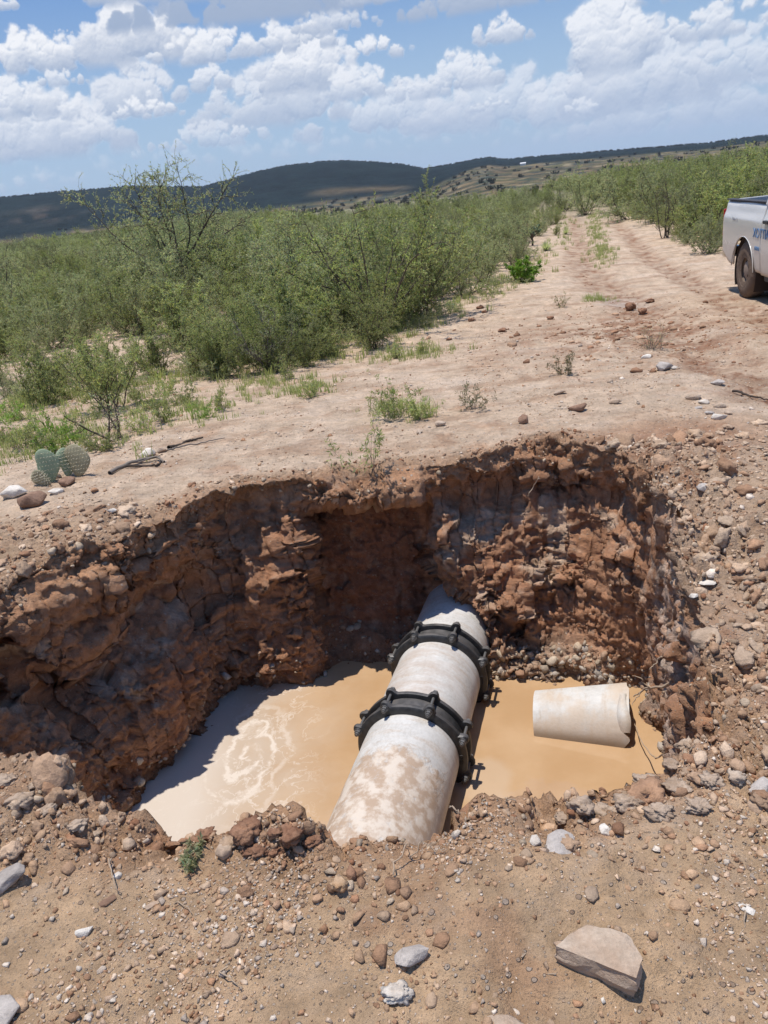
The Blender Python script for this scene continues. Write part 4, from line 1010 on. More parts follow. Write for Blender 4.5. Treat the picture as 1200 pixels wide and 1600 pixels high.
protos = {'mesq': proto('mesq', L_GREY, BARK, 11, LAB['mesq']), 'mesq2': proto('mesq2', L_GREY, BARK, 12, LAB['mesq2']), 'green': proto('green', L_GREEN, BARK, 13, LAB['green']),
          'olive': proto('mesq', L_OLIVE, BARK, 16, LAB['olive']), 'thin': proto('thin', L_GREY, BARK, 14, LAB['thin']), 'grey': proto('grey', L_DRY if False else L_GREY, BARKG, 15, LAB['grey']), 'bare': proto('bare', L_GREY, BARK, 17, LAB['bare'])}
used = {k: False for k in protos}
def zone(x, y):
    a, d = math.atan2(x, y), math.hypot(x, y)
    side_ = 'right of the track' if x > 4.5 and a > .27 else ('left of the lone tree' if a < -.30 else 'right of the lone tree' if a < -.08 else 'left of the track')
    return side_ + (', near the front' if d < 13 else ', far back' if d > 19 else ', in the middle rows')
def put(key, x, y, sc, rz=None, label=None, group=G_SCRUB):
    e = protos[key]
    if used[key]: e = copy_tree(e)
    used[key] = True
    e.location = (x, y, gz(x, y) - .02); e.rotation_euler = (0, 0, random.uniform(0, 6.28) if rz is None else rz)
    e.scale = (sc, sc, sc * random.uniform(.9, 1.1))
    e['label'] = ('knee high ' + LAB[key] + ' on the sandy edge, ' + zone(x, y).split(',')[0]) if label == '@low' else label or LAB[key] + ' ' + zone(x, y)
    if group: e['group'] = group
    elif 'group' in e: del e['group']
    return e
# edges of the scrub, as seen, laid on the ground
EL = [tuple(pix(a, b, -.2)[:2]) for a, b in [(-250, 690), (0, 628), (110, 612), (210, 590), (330, 585), (450, 570), (540, 545), (640, 505), (700, 478), (760, 445), (800, 425), (850, 396), (880, 366), (893, 336)]]
ER = [tuple(pix(a, b, -.3)[:2]) for a, b in [(962, 333), (985, 352), (1010, 372), (1060, 388), (1100, 395), (1150, 398), (1260, 396)]]
def side(p, E):
    """signed distance to a polyline: positive on its left"""
    best = (1e9, 0); p = np.array(p)
    for a, b in zip(E[:-1], E[1:]):
        a = np.array(a); b = np.array(b); ab = b - a; t_ = np.clip((p - a) @ ab / (ab @ ab), 0, 1); q = a + ab * t_; d = np.linalg.norm(p - q)
        if d < best[0]: best = (d, np.sign(ab[0] * (p - a)[1] - ab[1] * (p - a)[0]))
    return best[0] * best[1]
EL_ext = EL + [tuple(np.array(EL[-1]) + np.array([3.5, 14])), tuple(np.array(EL[-1]) + np.array([14, 60]))]
ER_ext = [tuple(np.array(ER[0]) + np.array([13, 62])), tuple(np.array(ER[0]) + np.array([3.4, 14]))] + ER + [(22, 13.5), (40, 13)]
r_ = random.Random(5); placed = []; cand = []
dist_now = 4.0
while dist_now < 260:
    spc = .70 + .018 * dist_now if dist_now < 60 else 1.9 + .03 * (dist_now - 60)
    n_ = int(R(62) * dist_now / spc) + 1
    for k in range(n_):
        a = R(-31) + R(62) * (k + r_.random()) / n_; dd_ = dist_now + r_.uniform(-.5, .5) * spc
        x_, y_ = math.sin(a) * dd_, math.cos(a) * dd_
        sL, sR = side((x_, y_), EL_ext), side((x_, y_), ER_ext)
        okL = sL > .25; okR = sR > .4 and y_ > 10 and not (3.9 < x_ < 8.6 and y_ < 14.6)
        if okL or okR: cand.append((dd_, x_, y_, sL if okL else sR, okL))
    dist_now += spc * .85
cand.sort(); far_pts = []
cnt = 0
for dd_, x_, y_, s_, isL in cand:
    if dd_ > 95 and isL and -.05 < math.atan2(x_, y_) < .32 and dd_ < 260: continue        # cleared field
    if isL and x_ < 0 and dd_ < 16 and perlin(np.array([[x_ * .55, y_ * .55, 3.3]]))[0] < -.16: continue
    edge = min(1.0, .60 + .2 * s_)
    if isL and x_ < -1.2: edge = min(1.0, .27 + .10 * s_)
    u = r_.random()
    if s_ < 2.0 and x_ < 0: key = 'grey' if u < .38 else ('bare' if u < .60 else 'green' if u < .75 else 'mesq')
    else: key = 'mesq' if u < .30 else 'mesq2' if u < .54 else 'green' if u < .76 else 'olive' if u < .88 else 'thin' if u < .95 else 'bare'
    if not isL: key = 'green' if u < .35 else 'olive' if u < .6 else 'mesq' if u < .8 else 'mesq2' if u < .95 else 'thin'
    hmax = (1.05 - .12 * min(1, max(0, (x_ + 2) / 5))) if isL else (1.22 if s_ > 1 else .8)
    if isL and dd_ > 60: hmax = 1.25
    if isL and math.atan2(x_, y_) < -.27 and dd_ < 60: hmax = .80
    if not isL: edge = min(1.0, .55 + .2 * s_)
    aa_ = math.atan2(x_, y_)
    if isL: hmax *= 1 - .42 * float(sstep(dd_, 17, 32)) * float(sstep(aa_, -.12, -.02))
    sc = hmax * edge * (r_.uniform(.62, 1.02) if r_.random() < .85 else r_.uniform(1.05, 1.25))
    if key == 'grey': sc = r_.uniform(.6, 1.1)
    if cnt < 285 : put(key, x_, y_, sc); cnt += 1
    else: far_pts.append((x_, y_, sc, key, r_.random() * 6.28))

# low dusty bushes and sprigs between the scrub and the sand
lr = random.Random(21); nlow = 0
while nlow < 60:
    i = lr.randint(1, 8); u = lr.random(); q = np.array(EL[i]) * (1 - u) + np.array(EL[i + 1]) * u
    nrm_ = np.array([EL[i + 1][1] - EL[i][1], -(EL[i + 1][0] - EL[i][0])]); nrm_ /= np.linalg.norm(nrm_); q = q - nrm_ * lr.uniform(-.35, 2.2)
    e = put(lr.choice(['grey', 'grey', 'bare', 'green', 'olive']), q[0], q[1], lr.uniform(.28, .6), label='@low', group='knee high bushes along the sandy edge of the scrub'); e.name = 'low_bush'; nlow += 1

# beyond the 300 nearest: the same bushes, instanced on loose points of one object
def inst_cloud(name, pts, keys, z_of=gz, label=None):
    """pts: x, y, scale, key, rot"""
    me = bpy.data.meshes.new(name); me.from_pydata([(p[0], p[1], z_of(p[0], p[1])) for p in pts], [], [])
    a = me.attributes.new('sc', 'FLOAT', 'POINT'); a.data.foreach_set('value', np.array([p[2] for p in pts], np.float32))
    b = me.attributes.new('rot', 'FLOAT', 'POINT'); b.data.foreach_set('value', np.array([p[4] for p in pts], np.float32))
    c = me.attributes.new('ki', 'INT', 'POINT'); c.data.foreach_set('value', np.array([keys.index(p[3]) for p in pts], np.int32))
    o = bpy.data.objects.new(name, me); COL.objects.link(o); tag(o, kind='stuff')
    ng = bpy.data.node_groups.new(name, 'GeometryNodeTree'); ng.interface.new_socket('Geometry', in_out='INPUT', socket_type='NodeSocketGeometry'); ng.interface.new_socket('Geometry', in_out='OUTPUT', socket_type='NodeSocketGeometry')
    N_ = ng.nodes; Lk = ng.links.new; gi = N_.new('NodeGroupInput'); go = N_.new('NodeGroupOutput')
    def attr(nm, ty):
        q = N_.new('GeometryNodeInputNamedAttribute'); q.data_type = ty; q.inputs['Name'].default_value = nm; return q.outputs['Attribute']
    scn, rtn, kin = attr('sc', 'FLOAT'), attr('rot', 'FLOAT'), attr('ki', 'INT')
    cr = N_.new('ShaderNodeCombineXYZ'); Lk(rtn, cr.inputs[2]); join = N_.new('GeometryNodeJoinGeometry')
    for ki, key in enumerate(keys):
        jj_ = N_.new('GeometryNodeJoinGeometry')
        for ch in protos[key].children:
            oi = N_.new('GeometryNodeObjectInfo'); oi.transform_space = 'ORIGINAL'; oi.inputs['Object'].default_value = ch; Lk(oi.outputs['Geometry'], jj_.inputs[0])
        gti = N_.new('GeometryNodeGeometryToInstance'); Lk(jj_.outputs[0], gti.inputs[0])
        cmp_ = N_.new('FunctionNodeCompare'); cmp_.data_type = 'INT'; cmp_.operation = 'EQUAL'; Lk(kin, cmp_.inputs[2]); cmp_.inputs[3].default_value = ki
        ip = N_.new('GeometryNodeInstanceOnPoints'); Lk(gi.outputs[0], ip.inputs['Points']); Lk(cmp_.outputs[0], ip.inputs['Selection']); Lk(jj_.outputs[0], ip.inputs['Instance'])
        Lk(cr.outputs[0], ip.inputs['Rotation']); Lk(scn, ip.inputs['Scale']); Lk(ip.outputs[0], join.inputs[0])
    Lk(join.outputs[0], go.inputs[0]); md = o.modifiers.new('scatter', 'NODES'); md.node_group = ng
    return o
KEYS = ['mesq', 'mesq2', 'green', 'olive', 'thin', 'bare']
far_pts = [p if p[3] in KEYS else (*p[:3], 'mesq', p[4]) for p in far_pts]
inst_cloud('scrub_thicket', far_pts, KEYS)

# the lone tree that stands above the scrub
tb = pix(297, 478, -.3)
tr_args = dict(seed=41, h=3.3, spread=3.4, stems=4, subs=12, twigs=8, leaves=21, leaf=.046, lw=.30, thick=.022, trunk=[((.05, 0, 1), 1.1, .055), ((-.25, .1, .9), .9, .04)], tilt=(.1, .95), first=.25)
plant('mesquite_tree', (tb[0], tb[1], gz(tb[0], tb[1])), tr_args, L_GREY, BARK, 'lone open crowned mesquite tree rising above the scrub at left', 'tree', wname='trunk', lname='crown', sc=1.05)
# named bushes of the foreground edge
def at_foot(px, py): p = hit(px, py); return p
def named(px, py, args, mat, bark, label, cat='shrub', name='bush', group=None, **kw):
    p = at_foot(px, py); return plant(name, p, args, mat, bark, label, cat, group, **kw)
named(590, 520, dict(SP['thin'], seed=51, h=2.1, spread=2.5, stems=11, leaves=24, leaf=.036, lw=.34, thick=.018, first=.05), L_GREEN, BARK, 'big bush of dark upright stems at the corner of the scrub by the sand')
named(650, 500, dict(SP['green'], seed=52, h=1.95, spread=2.3, leaves=24), L_GREEN, BARK, 'full green bush right of the dark stemmed corner bush')
named(480, 548, dict(SP['green'], seed=53, h=1.15, spread=1.7, stems=12, leaves=20, thick=.008), L_OLIVE, BARK, 'olive bush leaning over the sand left of the dark stemmed corner bush')
named(430, 578, dict(SP['bare'], seed=54, h=.85, spread=1.7, stems=10, leaves=5), L_GREY, BARKG, 'spread grey twigs sprawling on the sand below the olive bush')
named(285, 545, dict(SP['green'], seed=55, h=1.05, spread=1.1, stems=8, leaves=18), L_BRIGHT if False else L_GREEN, BARK, 'yellow green round bush below the lone mesquite tree')
named(175, 640, dict(SP['thin'], seed=56, h=.95, spread=1.0, stems=9, subs=9, twigs=6, leaves=14, thick=.008), L_GREEN, BARK, 'thin green sapling on the pale sand at left')
named(178, 690, dict(SP['bare'], seed=57, h=.52, spread=.9, stems=4, subs=7, twigs=4, leaves=4, thick=.013), L_GREY, BARK, 'stunted bush with a crooked black stem behind the prickly pear')
named(818, 440, dict(SP['green'], seed=58, h=.50, spread=1.0, stems=14, subs=6, twigs=5, leaves=22, leaf=.045, thick=.006), L_BRIGHT, BARK, 'low vivid green bush at the left edge of the track')
named(800, 418, dict(SP['bare'], seed=59, h=.42, spread=.5, stems=8, subs=6, twigs=5, leaves=2, thick=.006), L_DRY, BARKG, 'small dry brownish bush behind the vivid green one')
named(1040, 372, dict(SP['bare'], seed=60, h=1.5, spread=1.2, stems=6, leaves=2, thick=.016), L_GREY, BARK, 'dead dark bush standing in the scrub right of the track')
named(1105, 396, dict(SP['grey'], seed=61, h=.85, spread=1.0), L_GREY, BARKG, 'dusty grey bush behind the tailgate of the pickup')
named(1020, 545, dict(SP['bare'], seed=62, h=.30, spread=.5, stems=14, subs=5, twigs=4, leaves=1, thick=.003), L_DRY, BARKG, 'dry grey tuft by the stones beside the wheel rut')
named(640, 470, dict(SP['mesq'], seed=63, h=2.15, spread=2.3, leaves=24), L_GREY, BARK, 'tall grey green bush behind the corner of the scrub')
for (px_, d_, h_, sd_, mt_, lb_) in [(915, 40, 2.3, 71, L_GREY, 'broad mesquite tree closing the far end of the track on its left'), (985, 33, 2.2, 72, L_GREEN, 'mesquite tree right of the vanishing point of the track'), (955, 47, 2.2, 73, L_GREY, 'pale mesquite tree in the middle of the far end of the track'),
                                     (1035, 30, 2.3, 74, L_GREY, 'mesquite with dark branches above the scrub right of the track'), (880, 46, 2.0, 75, L_GREEN, 'small green tree left of where the track vanishes')]:
    a_ = azel(px_, 330)[0]; x_, y_ = math.sin(a_) * d_, math.cos(a_) * d_
    e = copy_tree(protos['mesq' if sd_ % 2 else 'mesq2']); e.name = 'mesquite_tree'; e.location = (x_, y_, gz(x_, y_)); e.scale = (h_ / 1.7,) * 3; e.rotation_euler = (0, 0, sd_ * 1.0); e['label'] = lb_; e['category'] = 'tree'; del e['group']

# weeds and grass
def tuft(seed, n, h, spread, w=.004, bend=.5):
    r = np.random.default_rng(seed); b = Bag()
    for _ in range(n):
        a = r.random() * 6.28; bx, by = r.normal(size=2) * spread * .35; hh = h * r.uniform(.5, 1.1); ln = r.uniform(.1, bend) * hh
        t_ = np.linspace(0, 1, 4)[:, None]; c_ = np.array([bx, by, 0]) + np.concatenate([np.cos(a) * ln * t_ ** 2, np.sin(a) * ln * t_ ** 2, hh * t_], 1)
        s_ = np.array([-math.sin(a), math.cos(a), 0]) * w * (1 - t_ * .85); V = np.stack([c_ - s_, c_ + s_], 1).reshape(-1, 3)
        F = np.array([(2 * i, 2 * i + 1, 2 * i + 3, 2 * i + 2) for i in range(3)]); b.add(V, F, (r.uniform(.8, 1.2),) * 3)
    return b
def sprig(seed, n, h):
    """leafy weed: thin stems with small narrow leaves"""
    return grow(seed=seed, h=h, spread=h * 1.1, stems=n, subs=5, twigs=3, leaves=7, leaf=.014 + .04 * h, lw=.26, thick=.0018, tilt=(.2, 1.0), first=.15)
TUFT = [tuft(70 + k, 46, .16, .12).build('grass_tuft', L_GREEN, None, False, link=False) for k in range(3)]
TUFTD = tuft(77, 60, .13, .12).build('grass_tuft', L_DRY, None, False, link=False)
WM = {}
def weed(px, py, h, label, mat=L_GREEN, n=7, seed=0, name='weed', group=None):
    p = hit(px, py)
    if group:                                             # the many alike weeds share a few shapes
        k = (seed % 6, mat.name); e = empty(name, p, label, 'weed', group, rz=px % 6.28); e.scale = (h / .2,) * 3
        if k not in WM:
            wv, lv = sprig(900 + k[0], 9, .2); WM[k] = (mesh_np('stems', wv[0], wv[1], BARKG, True, None, False), mesh_np('leaves', lv[0], lv[1], mat, False, lv[2], False))
        for nm, me in zip(('stems', 'leaves'), WM[k]):
            o = bpy.data.objects.new(nm, me); COL.objects.link(o); o.parent = e
        return e
    wv, lv = sprig(seed or int(px + py), n, h)
    e = empty(name, p, label, 'weed', group, rz=px % 6.28); mesh_np('stems', wv[0], wv[1], BARKG, True, None, True, e); mesh_np('leaves', lv[0], lv[1], mat, False, lv[2], True, e); return e
weed(612, 655, .34, 'feathery green weed on the sand just behind the far rim', n=14)
weed(655, 655, .22, 'smaller green weed right of the feathery one', n=12)
weed(580, 740, .42, 'thin tall dry weed growing from the far rim', L_OLIVE, 4)
weed(485, 622, .24, 'green weed on the sand left of the feathery one', n=10)
weed(450, 592, .28, 'green weed under the sprawling grey twigs', n=10)
weed(740, 640, .26, 'pale thin weed on the sand right of the feathery one', L_DRY, 6)
weed(765, 470, .38, 'small green weed on the sand near the scrub corner', L_GREEN, 7)
weed(620, 560, .20, 'low yellow green ground weed at the foot of the corner bush', L_OLIVE, 12)
weed(660, 553, .20, 'low yellow green ground weed right of the corner bush', L_OLIVE, 12)
weed(300, 1345, .055, 'tiny blue grey seedling on the near bank', L_GREY, 7)
weed(255, 660, .25, 'green weed beyond the dead sticks', L_GREEN, 9)
weed(345, 640, .22, 'low green weed on the slope left of the sand', L_GREEN, 9)
weed(875, 480, .25, 'reddish dry stalks standing on the sand left of the rut', L_DRY, 6)
weed(885, 585, .22, 'dry weed on the sand midway along the track', L_DRY, 8)
wr = random.Random(9)
gl = 'low green weeds in the hollow behind the prickly pear'
for k in range(34):
    a, b = wr.uniform(0, 330), wr.uniform(615, 712)
    if a > 200 and b > 680 or (b < 650 and a > 150 and wr.random() < .5): continue
    weed(a, b, wr.uniform(.12, .3), 'low green weed in the hollow behind the prickly pear', wr.choice([L_GREEN, L_GREEN, L_BRIGHT, L_OLIVE]), wr.randint(7, 12), seed=200 + k, group=gl)
# grass: on the strip between the ruts and along the scrub edge
def grass_field(name, pts, mats=('g',)):
    b = Bag(); r = np.random.default_rng(12); tems = []
    for k in range(5):
        q = tuft(90 + k, 16, .11, .10, w=.0045); tems.append((np.concatenate(q.V), np.concatenate(q.F), np.concatenate(q.C)))
    for (x_, y_, s_) in pts:
        V, F, C = tems[r.integers(0, 5)]; a = r.random() * 6.28; M = np.array([[math.cos(a), -math.sin(a), 0], [math.sin(a), math.cos(a), 0], [0, 0, 1]]) * s_
        b.add(V @ M.T + np.array([x_, y_, gz(x_, y_) - .01]), F); b.C.append(C)
    return tag(b.build(name, L_OLIVE, None, False), kind='stuff')
pts = []
mid = [(928, 335), (932, 360), (937, 385), (942, 402), (938, 470)]
mp = [pix(a, b, -.3)[:2] for a, b in mid]
for k in range(300):
    u = wr.random() * 3.3; i = min(int(u), 3); q = mp[i] + (mp[i + 1] - mp[i]) * (u - i); pts.append((q[0] + wr.gauss(0, .16), q[1] + wr.gauss(0, .3), wr.uniform(.5, 1.3)))
for k in range(480):
    i = wr.randint(1, len(EL) - 2); u = wr.random(); q = np.array(EL[i]) * (1 - u) + np.array(EL[i + 1]) * u; d_ = abs(wr.gauss(0, .55)) - .35
    nrm_ = np.array([EL[i + 1][1] - EL[i][1], -(EL[i + 1][0] - EL[i][0])]); nrm_ /= np.linalg.norm(nrm_); q = q + nrm_ * d_
    pts.append((q[0], q[1], wr.uniform(.5, 1.5)))
for c_, n__, sg in (((610, 640), 26, .13), ((650, 645), 26, .12), ((480, 610), 40, .16), ((420, 600), 60, .25), ((640, 555), 90, .3), ((60, 690), 160, .45), ((300, 640), 90, .4), ((120, 640), 90, .5), ((935, 468), 40, .12)):
    p = hit(*c_)
    for k in range(n__): pts.append((p[0] + wr.gauss(0, sg), p[1] + wr.gauss(0, sg), wr.uniform(.35, 1.1)))
grass_field('grass', [p for p in pts if gz(p[0], p[1]) > -.7])

# prickly pear
PAD = mat_simple('cactus_pad', (.27, .33, .21), .6, .25, 9, .3, .003, .3); PADT = mat_simple('cactus_pad_dusty', (.30, .27, .17), .65, .25, 9, .3, .003, .3); SPINE = mat_simple('cactus_spine', (.66, .60, .45), .6, .1)
def pad_shape(w_, h_, th_, seed):
    bm = bmesh.new(); bmesh.ops.create_uvsphere(bm, u_segments=24, v_segments=16, radius=.5)
    for v in bm.verts:
        x_, y_, z_ = v.co; k = .80 + .36 * (z_ + .5) - .10 * (z_ + .5) ** 2
        v.co = Vector((x_ * w_ * k * .86 + .012 * math.sin(7 * z_ + seed) , y_ * th_ * (1 + .2 * math.sin(9 * x_ + seed) * math.sin(8 * z_)), (z_ + .5) * h_))
    return bm
def pad(parent, w_, h_, loc, rot, mat, seed, spines=True, name='pad'):
    o = obj_bm(name, pad_shape(w_, h_, .035, seed), mat, parent, True); o.location = loc; o.rotation_euler = rot
    if spines:
        bm = bmesh.new(); r = random.Random(seed)
        for i in range(-4, 5):
            for j in range(1, 9):
                x_ = (i + .5 * (j % 2)) / 4.6 * .5; z_ = j / 9.0 - .5
                if x_ * x_ + z_ * z_ > .235: continue
                k = .82 + .36 * (z_ + .5) - .10 * (z_ + .5) ** 2
                for sy in (-1, 1):
                    yy = sy * .035 * math.sqrt(max(.25 - x_ * x_ - z_ * z_, 0)) * 1.02
                    for q in range(2):
                        M = Matrix.Translation((x_ * w_ * k, yy, (z_ + .5) * h_)) @ Matrix.Rotation(-sy * R(90) + r.uniform(-.5, .5), 4, 'X') @ Matrix.Rotation(r.uniform(-.6, .6), 4, 'Y') @ Matrix.Translation((0, 0, -.0))
                        bmesh.ops.create_cone(bm, cap_ends=False, segments=3, radius1=.0016, radius2=0, depth=.020, matrix=M @ Matrix.Translation((0, 0, .008)))
        for q in range(30):
            a = q / 30 * 2 * math.pi; x_, z_ = .49 * math.cos(a), .49 * math.sin(a); k = .82 + .36 * (z_ + .5) - .10 * (z_ + .5) ** 2
            if z_ < -.3: continue
            bmesh.ops.create_cone(bm, cap_ends=False, segments=3, radius1=.0022, radius2=0, depth=.018, matrix=Matrix.Translation((x_ * w_ * k, 0, (z_ + .5) * h_)) @ Matrix.Rotation(R(90) - a, 4, 'Y'))
        obj_bm('spines', bm, SPINE, o)
    return o
pc = hit(100, 752); pr = empty('prickly_pear', pc, 'small prickly pear cactus with flat spiny pads among stones left of the pit', 'cactus')
pad(pr, .17, .245, (-.085, .0, -.02), (R(-6), R(3), R(28)), PAD, 1); pad(pr, .19, .215, (.095, .07, .0), (R(-10), R(-6), R(-8)), PADT, 2); pad(pr, .15, .19, (.0, .10, .0), (R(-8), R(8), R(60)), PAD, 3); pad(pr, .13, .15, (-.10, -.04, -.03), (R(12), R(-14), R(-20)), PADT, 4); pr.scale = (1.12,) * 3
# tree-like cactus at the track's left edge
cb = hit(832, 384); ct = empty('tree_cactus', cb, 'tree shaped prickly pear with a dark trunk beside the track', 'cactus')
b = Bag(); b.add(*tube([(0, 0, -.03), (.01, 0, .14), (-.02, 0, .26)], [.035, .03, .028], 7))
cr_ = random.Random(4); tips = []
for k in range(7):
    a = k * .9; e_ = np.array([math.cos(a) * .16, math.sin(a) * .12, .36 + cr_.uniform(-.04, .08)]); b.add(*tube([(-.02, 0, .2), e_ * [.5, .5, .85], e_], [.024, .02, .016], 6)); tips.append(e_)
b.build('trunk', BARK, ct)
PADD = mat_simple('cactus_pad_dark', (.07, .10, .045), .6, .25, 9, .3, .003, .3)
for k, e_ in enumerate(tips):
    for q in range(4):
        pad(ct, .085, .13, tuple(e_ + np.array([cr_.uniform(-.08, .08), cr_.uniform(-.08, .08), cr_.uniform(-.07, .10)])), (cr_.uniform(-.7, .7), cr_.uniform(-1.1, 1.1), cr_.uniform(0, 3)), PADD, k * 5 + q, False)
# small round cactus beside the rear wheel
rb = hit(1179, 462); bm = bmesh.new(); bmesh.ops.create_uvsphere(bm, u_segments=36, v_segments=14, radius=.085)
for v in bm.verts:
    a = math.atan2(v.co.y, v.co.x); k = 1 + .09 * math.cos(a * 12); v.co = Vector((v.co.x * k, v.co.y * k, v.co.z * 1.15 + .08))
rc = empty('round_cactus', rb, 'small round ribbed cactus on the sand in front of the rear wheel', 'cactus'); obj_bm('ribbed_body', bm, PADD, rc, True)
bm = bmesh.new()
for k in range(12):
    for j in range(6):
        a = k / 12 * 6.283; e_ = R(-20 + j * 18); x_, y_, z_ = .092 * math.cos(e_) * math.cos(a), .092 * math.cos(e_) * math.sin(a), .098 * math.sin(e_) + .08
        bmesh.ops.create_cone(bm, cap_ends=False, segments=3, radius1=.003, radius2=0, depth=.03, matrix=Matrix.Translation((x_, y_, z_)) @ Vector((x_, y_, z_ - .08)).to_track_quat('Z', 'Y').to_matrix().to_4x4())
obj_bm('spines', bm, SPINE, rc)
# spiky rosettes near the track edge
def rosette(px, py, r0, n, label, seed):
    p = hit(px, py); b = Bag(); r = np.random.default_rng(seed)
    for k in range(n):
        a = k * 2.4; el_ = R(20 + 60 * (k / n)); d_ = np.array([math.cos(a) * math.cos(el_), math.sin(a) * math.cos(el_), math.sin(el_)]); s_ = np.array([-math.sin(a), math.cos(a), 0])
        L = r0 * r.uniform(.8, 1.1); w_ = r0 * .06; up_ = np.cross(s_, d_) * w_ * .4
        V = np.array([s_ * w_ * .7, up_ * -1, -s_ * w_ * .7, d_ * L * .5 + s_ * w_, d_ * L * .5 - up_, d_ * L * .5 - s_ * w_, d_ * L, d_ * L, d_ * L]); F = np.array([(0, 1, 4, 3), (1, 2, 5, 4), (3, 4, 7, 6), (4, 5, 8, 7)])
        b.add(V, F, (1, 1, 1))
    e = empty('agave', p, label, 'agave'); 
    o = b.build('leaves', L_GREY, e, False); return e
rosette(853, 392, .32, 34, 'spiky grey green rosette plant right of the tree cactus', 1)
rosette(705, 440, .30, 30, 'spiky rosette plant under the bushes near the scrub corner', 2)
rosette(884, 366, .28, 26, 'small spiky rosette at the track edge', 3)

# dead sticks and roots
WOODG = mat_simple('dead_wood', (.20, .17, .145), .9, .3, 25, .6, .004, .1); WOODD = mat_simple('dead_wood_dark', (.07, .055, .045), .9, .3, 25, .6, .004, .1); ROOT = mat_simple('root', (.38, .29, .21), .9, .25, 40, .5, .002, .1)
def stick(pts, rad, mat, label, seed, cat='stick', name='dead_stick', lift=.015, zs=None, extra=None, amp=.02):
    w_ = []
    for k, p in enumerate(pts):
        q = hit(*p) if zs is None else pix(p[0], p[1], zs[k]); w_.append(q + np.array([0, 0, lift if zs is None else 0]))
    w_ = np.array(w_); t_ = np.linspace(0, len(w_) - 1, 6 * len(w_)); c_ = np.stack([np.interp(t_, range(len(w_)), w_[:, i]) for i in range(3)], 1)
    c_ += wander((0, 0, 0), (0, 0, 0), len(c_), amp, seed); b = Bag(); b.add(*tube(c_, np.linspace(rad, rad * .45, len(c_)), 7))
    if extra:
        for i_, dv in extra: e_ = wander(c_[i_], c_[i_] + np.array(dv), 8, amp, seed + i_); b.add(*tube(e_, np.linspace(rad * .5, rad * .2, 8), 5))
    return tag(b.build(name, mat), label, cat)
stick([(172, 742), (205, 728), (245, 718), (258, 724)], .016, WOODG, 'grey forked dead branch lying on the sand near the far rim', 1, extra=[(8, (.25, .02, .03))])
stick([(196, 732), (245, 730), (252, 722)], .011, WOODD, 'thin dark curved branch lying under the grey forked one', 2)
stick([(264, 702), (285, 692), (318, 686)], .016, WOODD, 'dark thick stick lying right of the pale stones', 3)
stick([(262, 706), (300, 697), (352, 687)], .008, WOODG, 'long thin grey stick just below the dark thick one', 4)
stick([(1145, 614), (1170, 622), (1200, 628)], .010, WOODD, 'thin dark branch on the ground right of the stone pile', 5)
stick([(1062, 1062), (1040, 1075), (1010, 1080), (990, 1088)], .008, ROOT, 'pale root sticking out of the right wall above the broken pipe', 6, 'root', 'root', zs=[-.62, -.72, -.82, -.90], extra=[(12, (-.08, .05, .05)), (18, (-.05, -.02, -.06))])
stick([(1045, 1180), (1022, 1180), (1005, 1160), (988, 1125)], .005, ROOT, 'thin pale root hanging from the right wall to the water', 7, 'root', 'root', zs=[-1.18, -1.25, -1.36, -1.40])
stick([(825, 775), (838, 755), (842, 745)], .004, ROOT, 'fine root standing out of the back wall', 8, 'root', 'root', zs=[-.28, -.18, -.14])
stick([(1055, 1022), (1030, 1035), (1015, 1048)], .005, ROOT, 'short pale root high on the right wall', 9, 'root', 'root', zs=[-.42, -.5, -.55])
stick([(738, 1290), (722, 1265), (702, 1262)], .004, ROOT, 'thin pale root arching beside the near end of the pipe', 10, 'root', 'root', zs=[-.02, .03, .0])
stick([(815, 1262), (800, 1250), (793, 1245)], .0025, ROOT, 'hair thin root over the water at the near rim', 11, 'root', 'root', zs=[-.02, .03, .05])
for k, (a, b_, c_, d_) in enumerate([(615, 1370, 640, 1335), (640, 1345, 700, 1330), (655, 1350, 672, 1330), (175, 1345, 200, 1400), (240, 1390, 300, 1430), (815, 1500, 870, 1525), (1165, 1420, 1168, 1470), (350, 1520, 375, 1550)]):
    stick([(a, b_), (c_, d_)], .0022, ROOT, 'short dry straw lying on the foreground bank', 30 + k, 'straw', 'straw', lift=.008, amp=.03)['group'] = 'dry straws on the foreground bank'

# ------------------------------------------------------------------ hills and fields
def ridge_px(px):
    X = [-900, -300, 0, 60, 110, 210, 260, 325, 352, 400, 450, 500, 545, 590, 640, 665, 700, 765, 790, 850, 900, 1000, 1100, 1200, 1500, 2100]
    Y = [60, 58, 57, 57, 57, 55, 50, 42, 46, 53, 58, 58.5, 56, 49, 40, 31, 33, 37, 31, 29, 27, 23, 19, 20, 24, 22]
    return np.interp(px, X, Y)
NAZ, ND = 760, 120
azs = np.linspace(R(-58), R(62), NAZ)
ds = np.concatenate([np.linspace(330, 1500, 50), np.linspace(1530, 3300, 60), np.linspace(3400, 6000, 10)])
# picture column of each azimuth at the horizon, used only to read the ridge's height off the photograph
def px_of_az(a):
    d = np.c_[np.sin(a), np.cos(a), 0 * a]; wz = d @ cF; return 600 + FP * (d @ cR) / wz
pxs = px_of_az(azs); rp = ridge_px(pxs) / FP * np.cos(azs * .0)
steep = 1 - sstep(pxs, 600, 760)
A_, D_ = np.meshgrid(azs, ds, indexing='ij'); X_, Y_ = D_ * np.sin(A_), D_ * np.cos(A_)
p3 = np.c_[X_.ravel(), Y_.ravel(), 0 * X_.ravel()]
nz1 = fbm(p3 / 420, 4, .55).reshape(A_.shape); nz2 = fbm(p3 / 90 + 9, 4, .6).reshape(A_.shape)
Hr = (rp[:, None] * 2500 * .93 + EYE - 5) 
d0 = 1300 * steep[:, None] + 700 * (1 - steep[:, None]); t1 = np.clip((D_ - d0) / (2500 - d0), 0, 1)
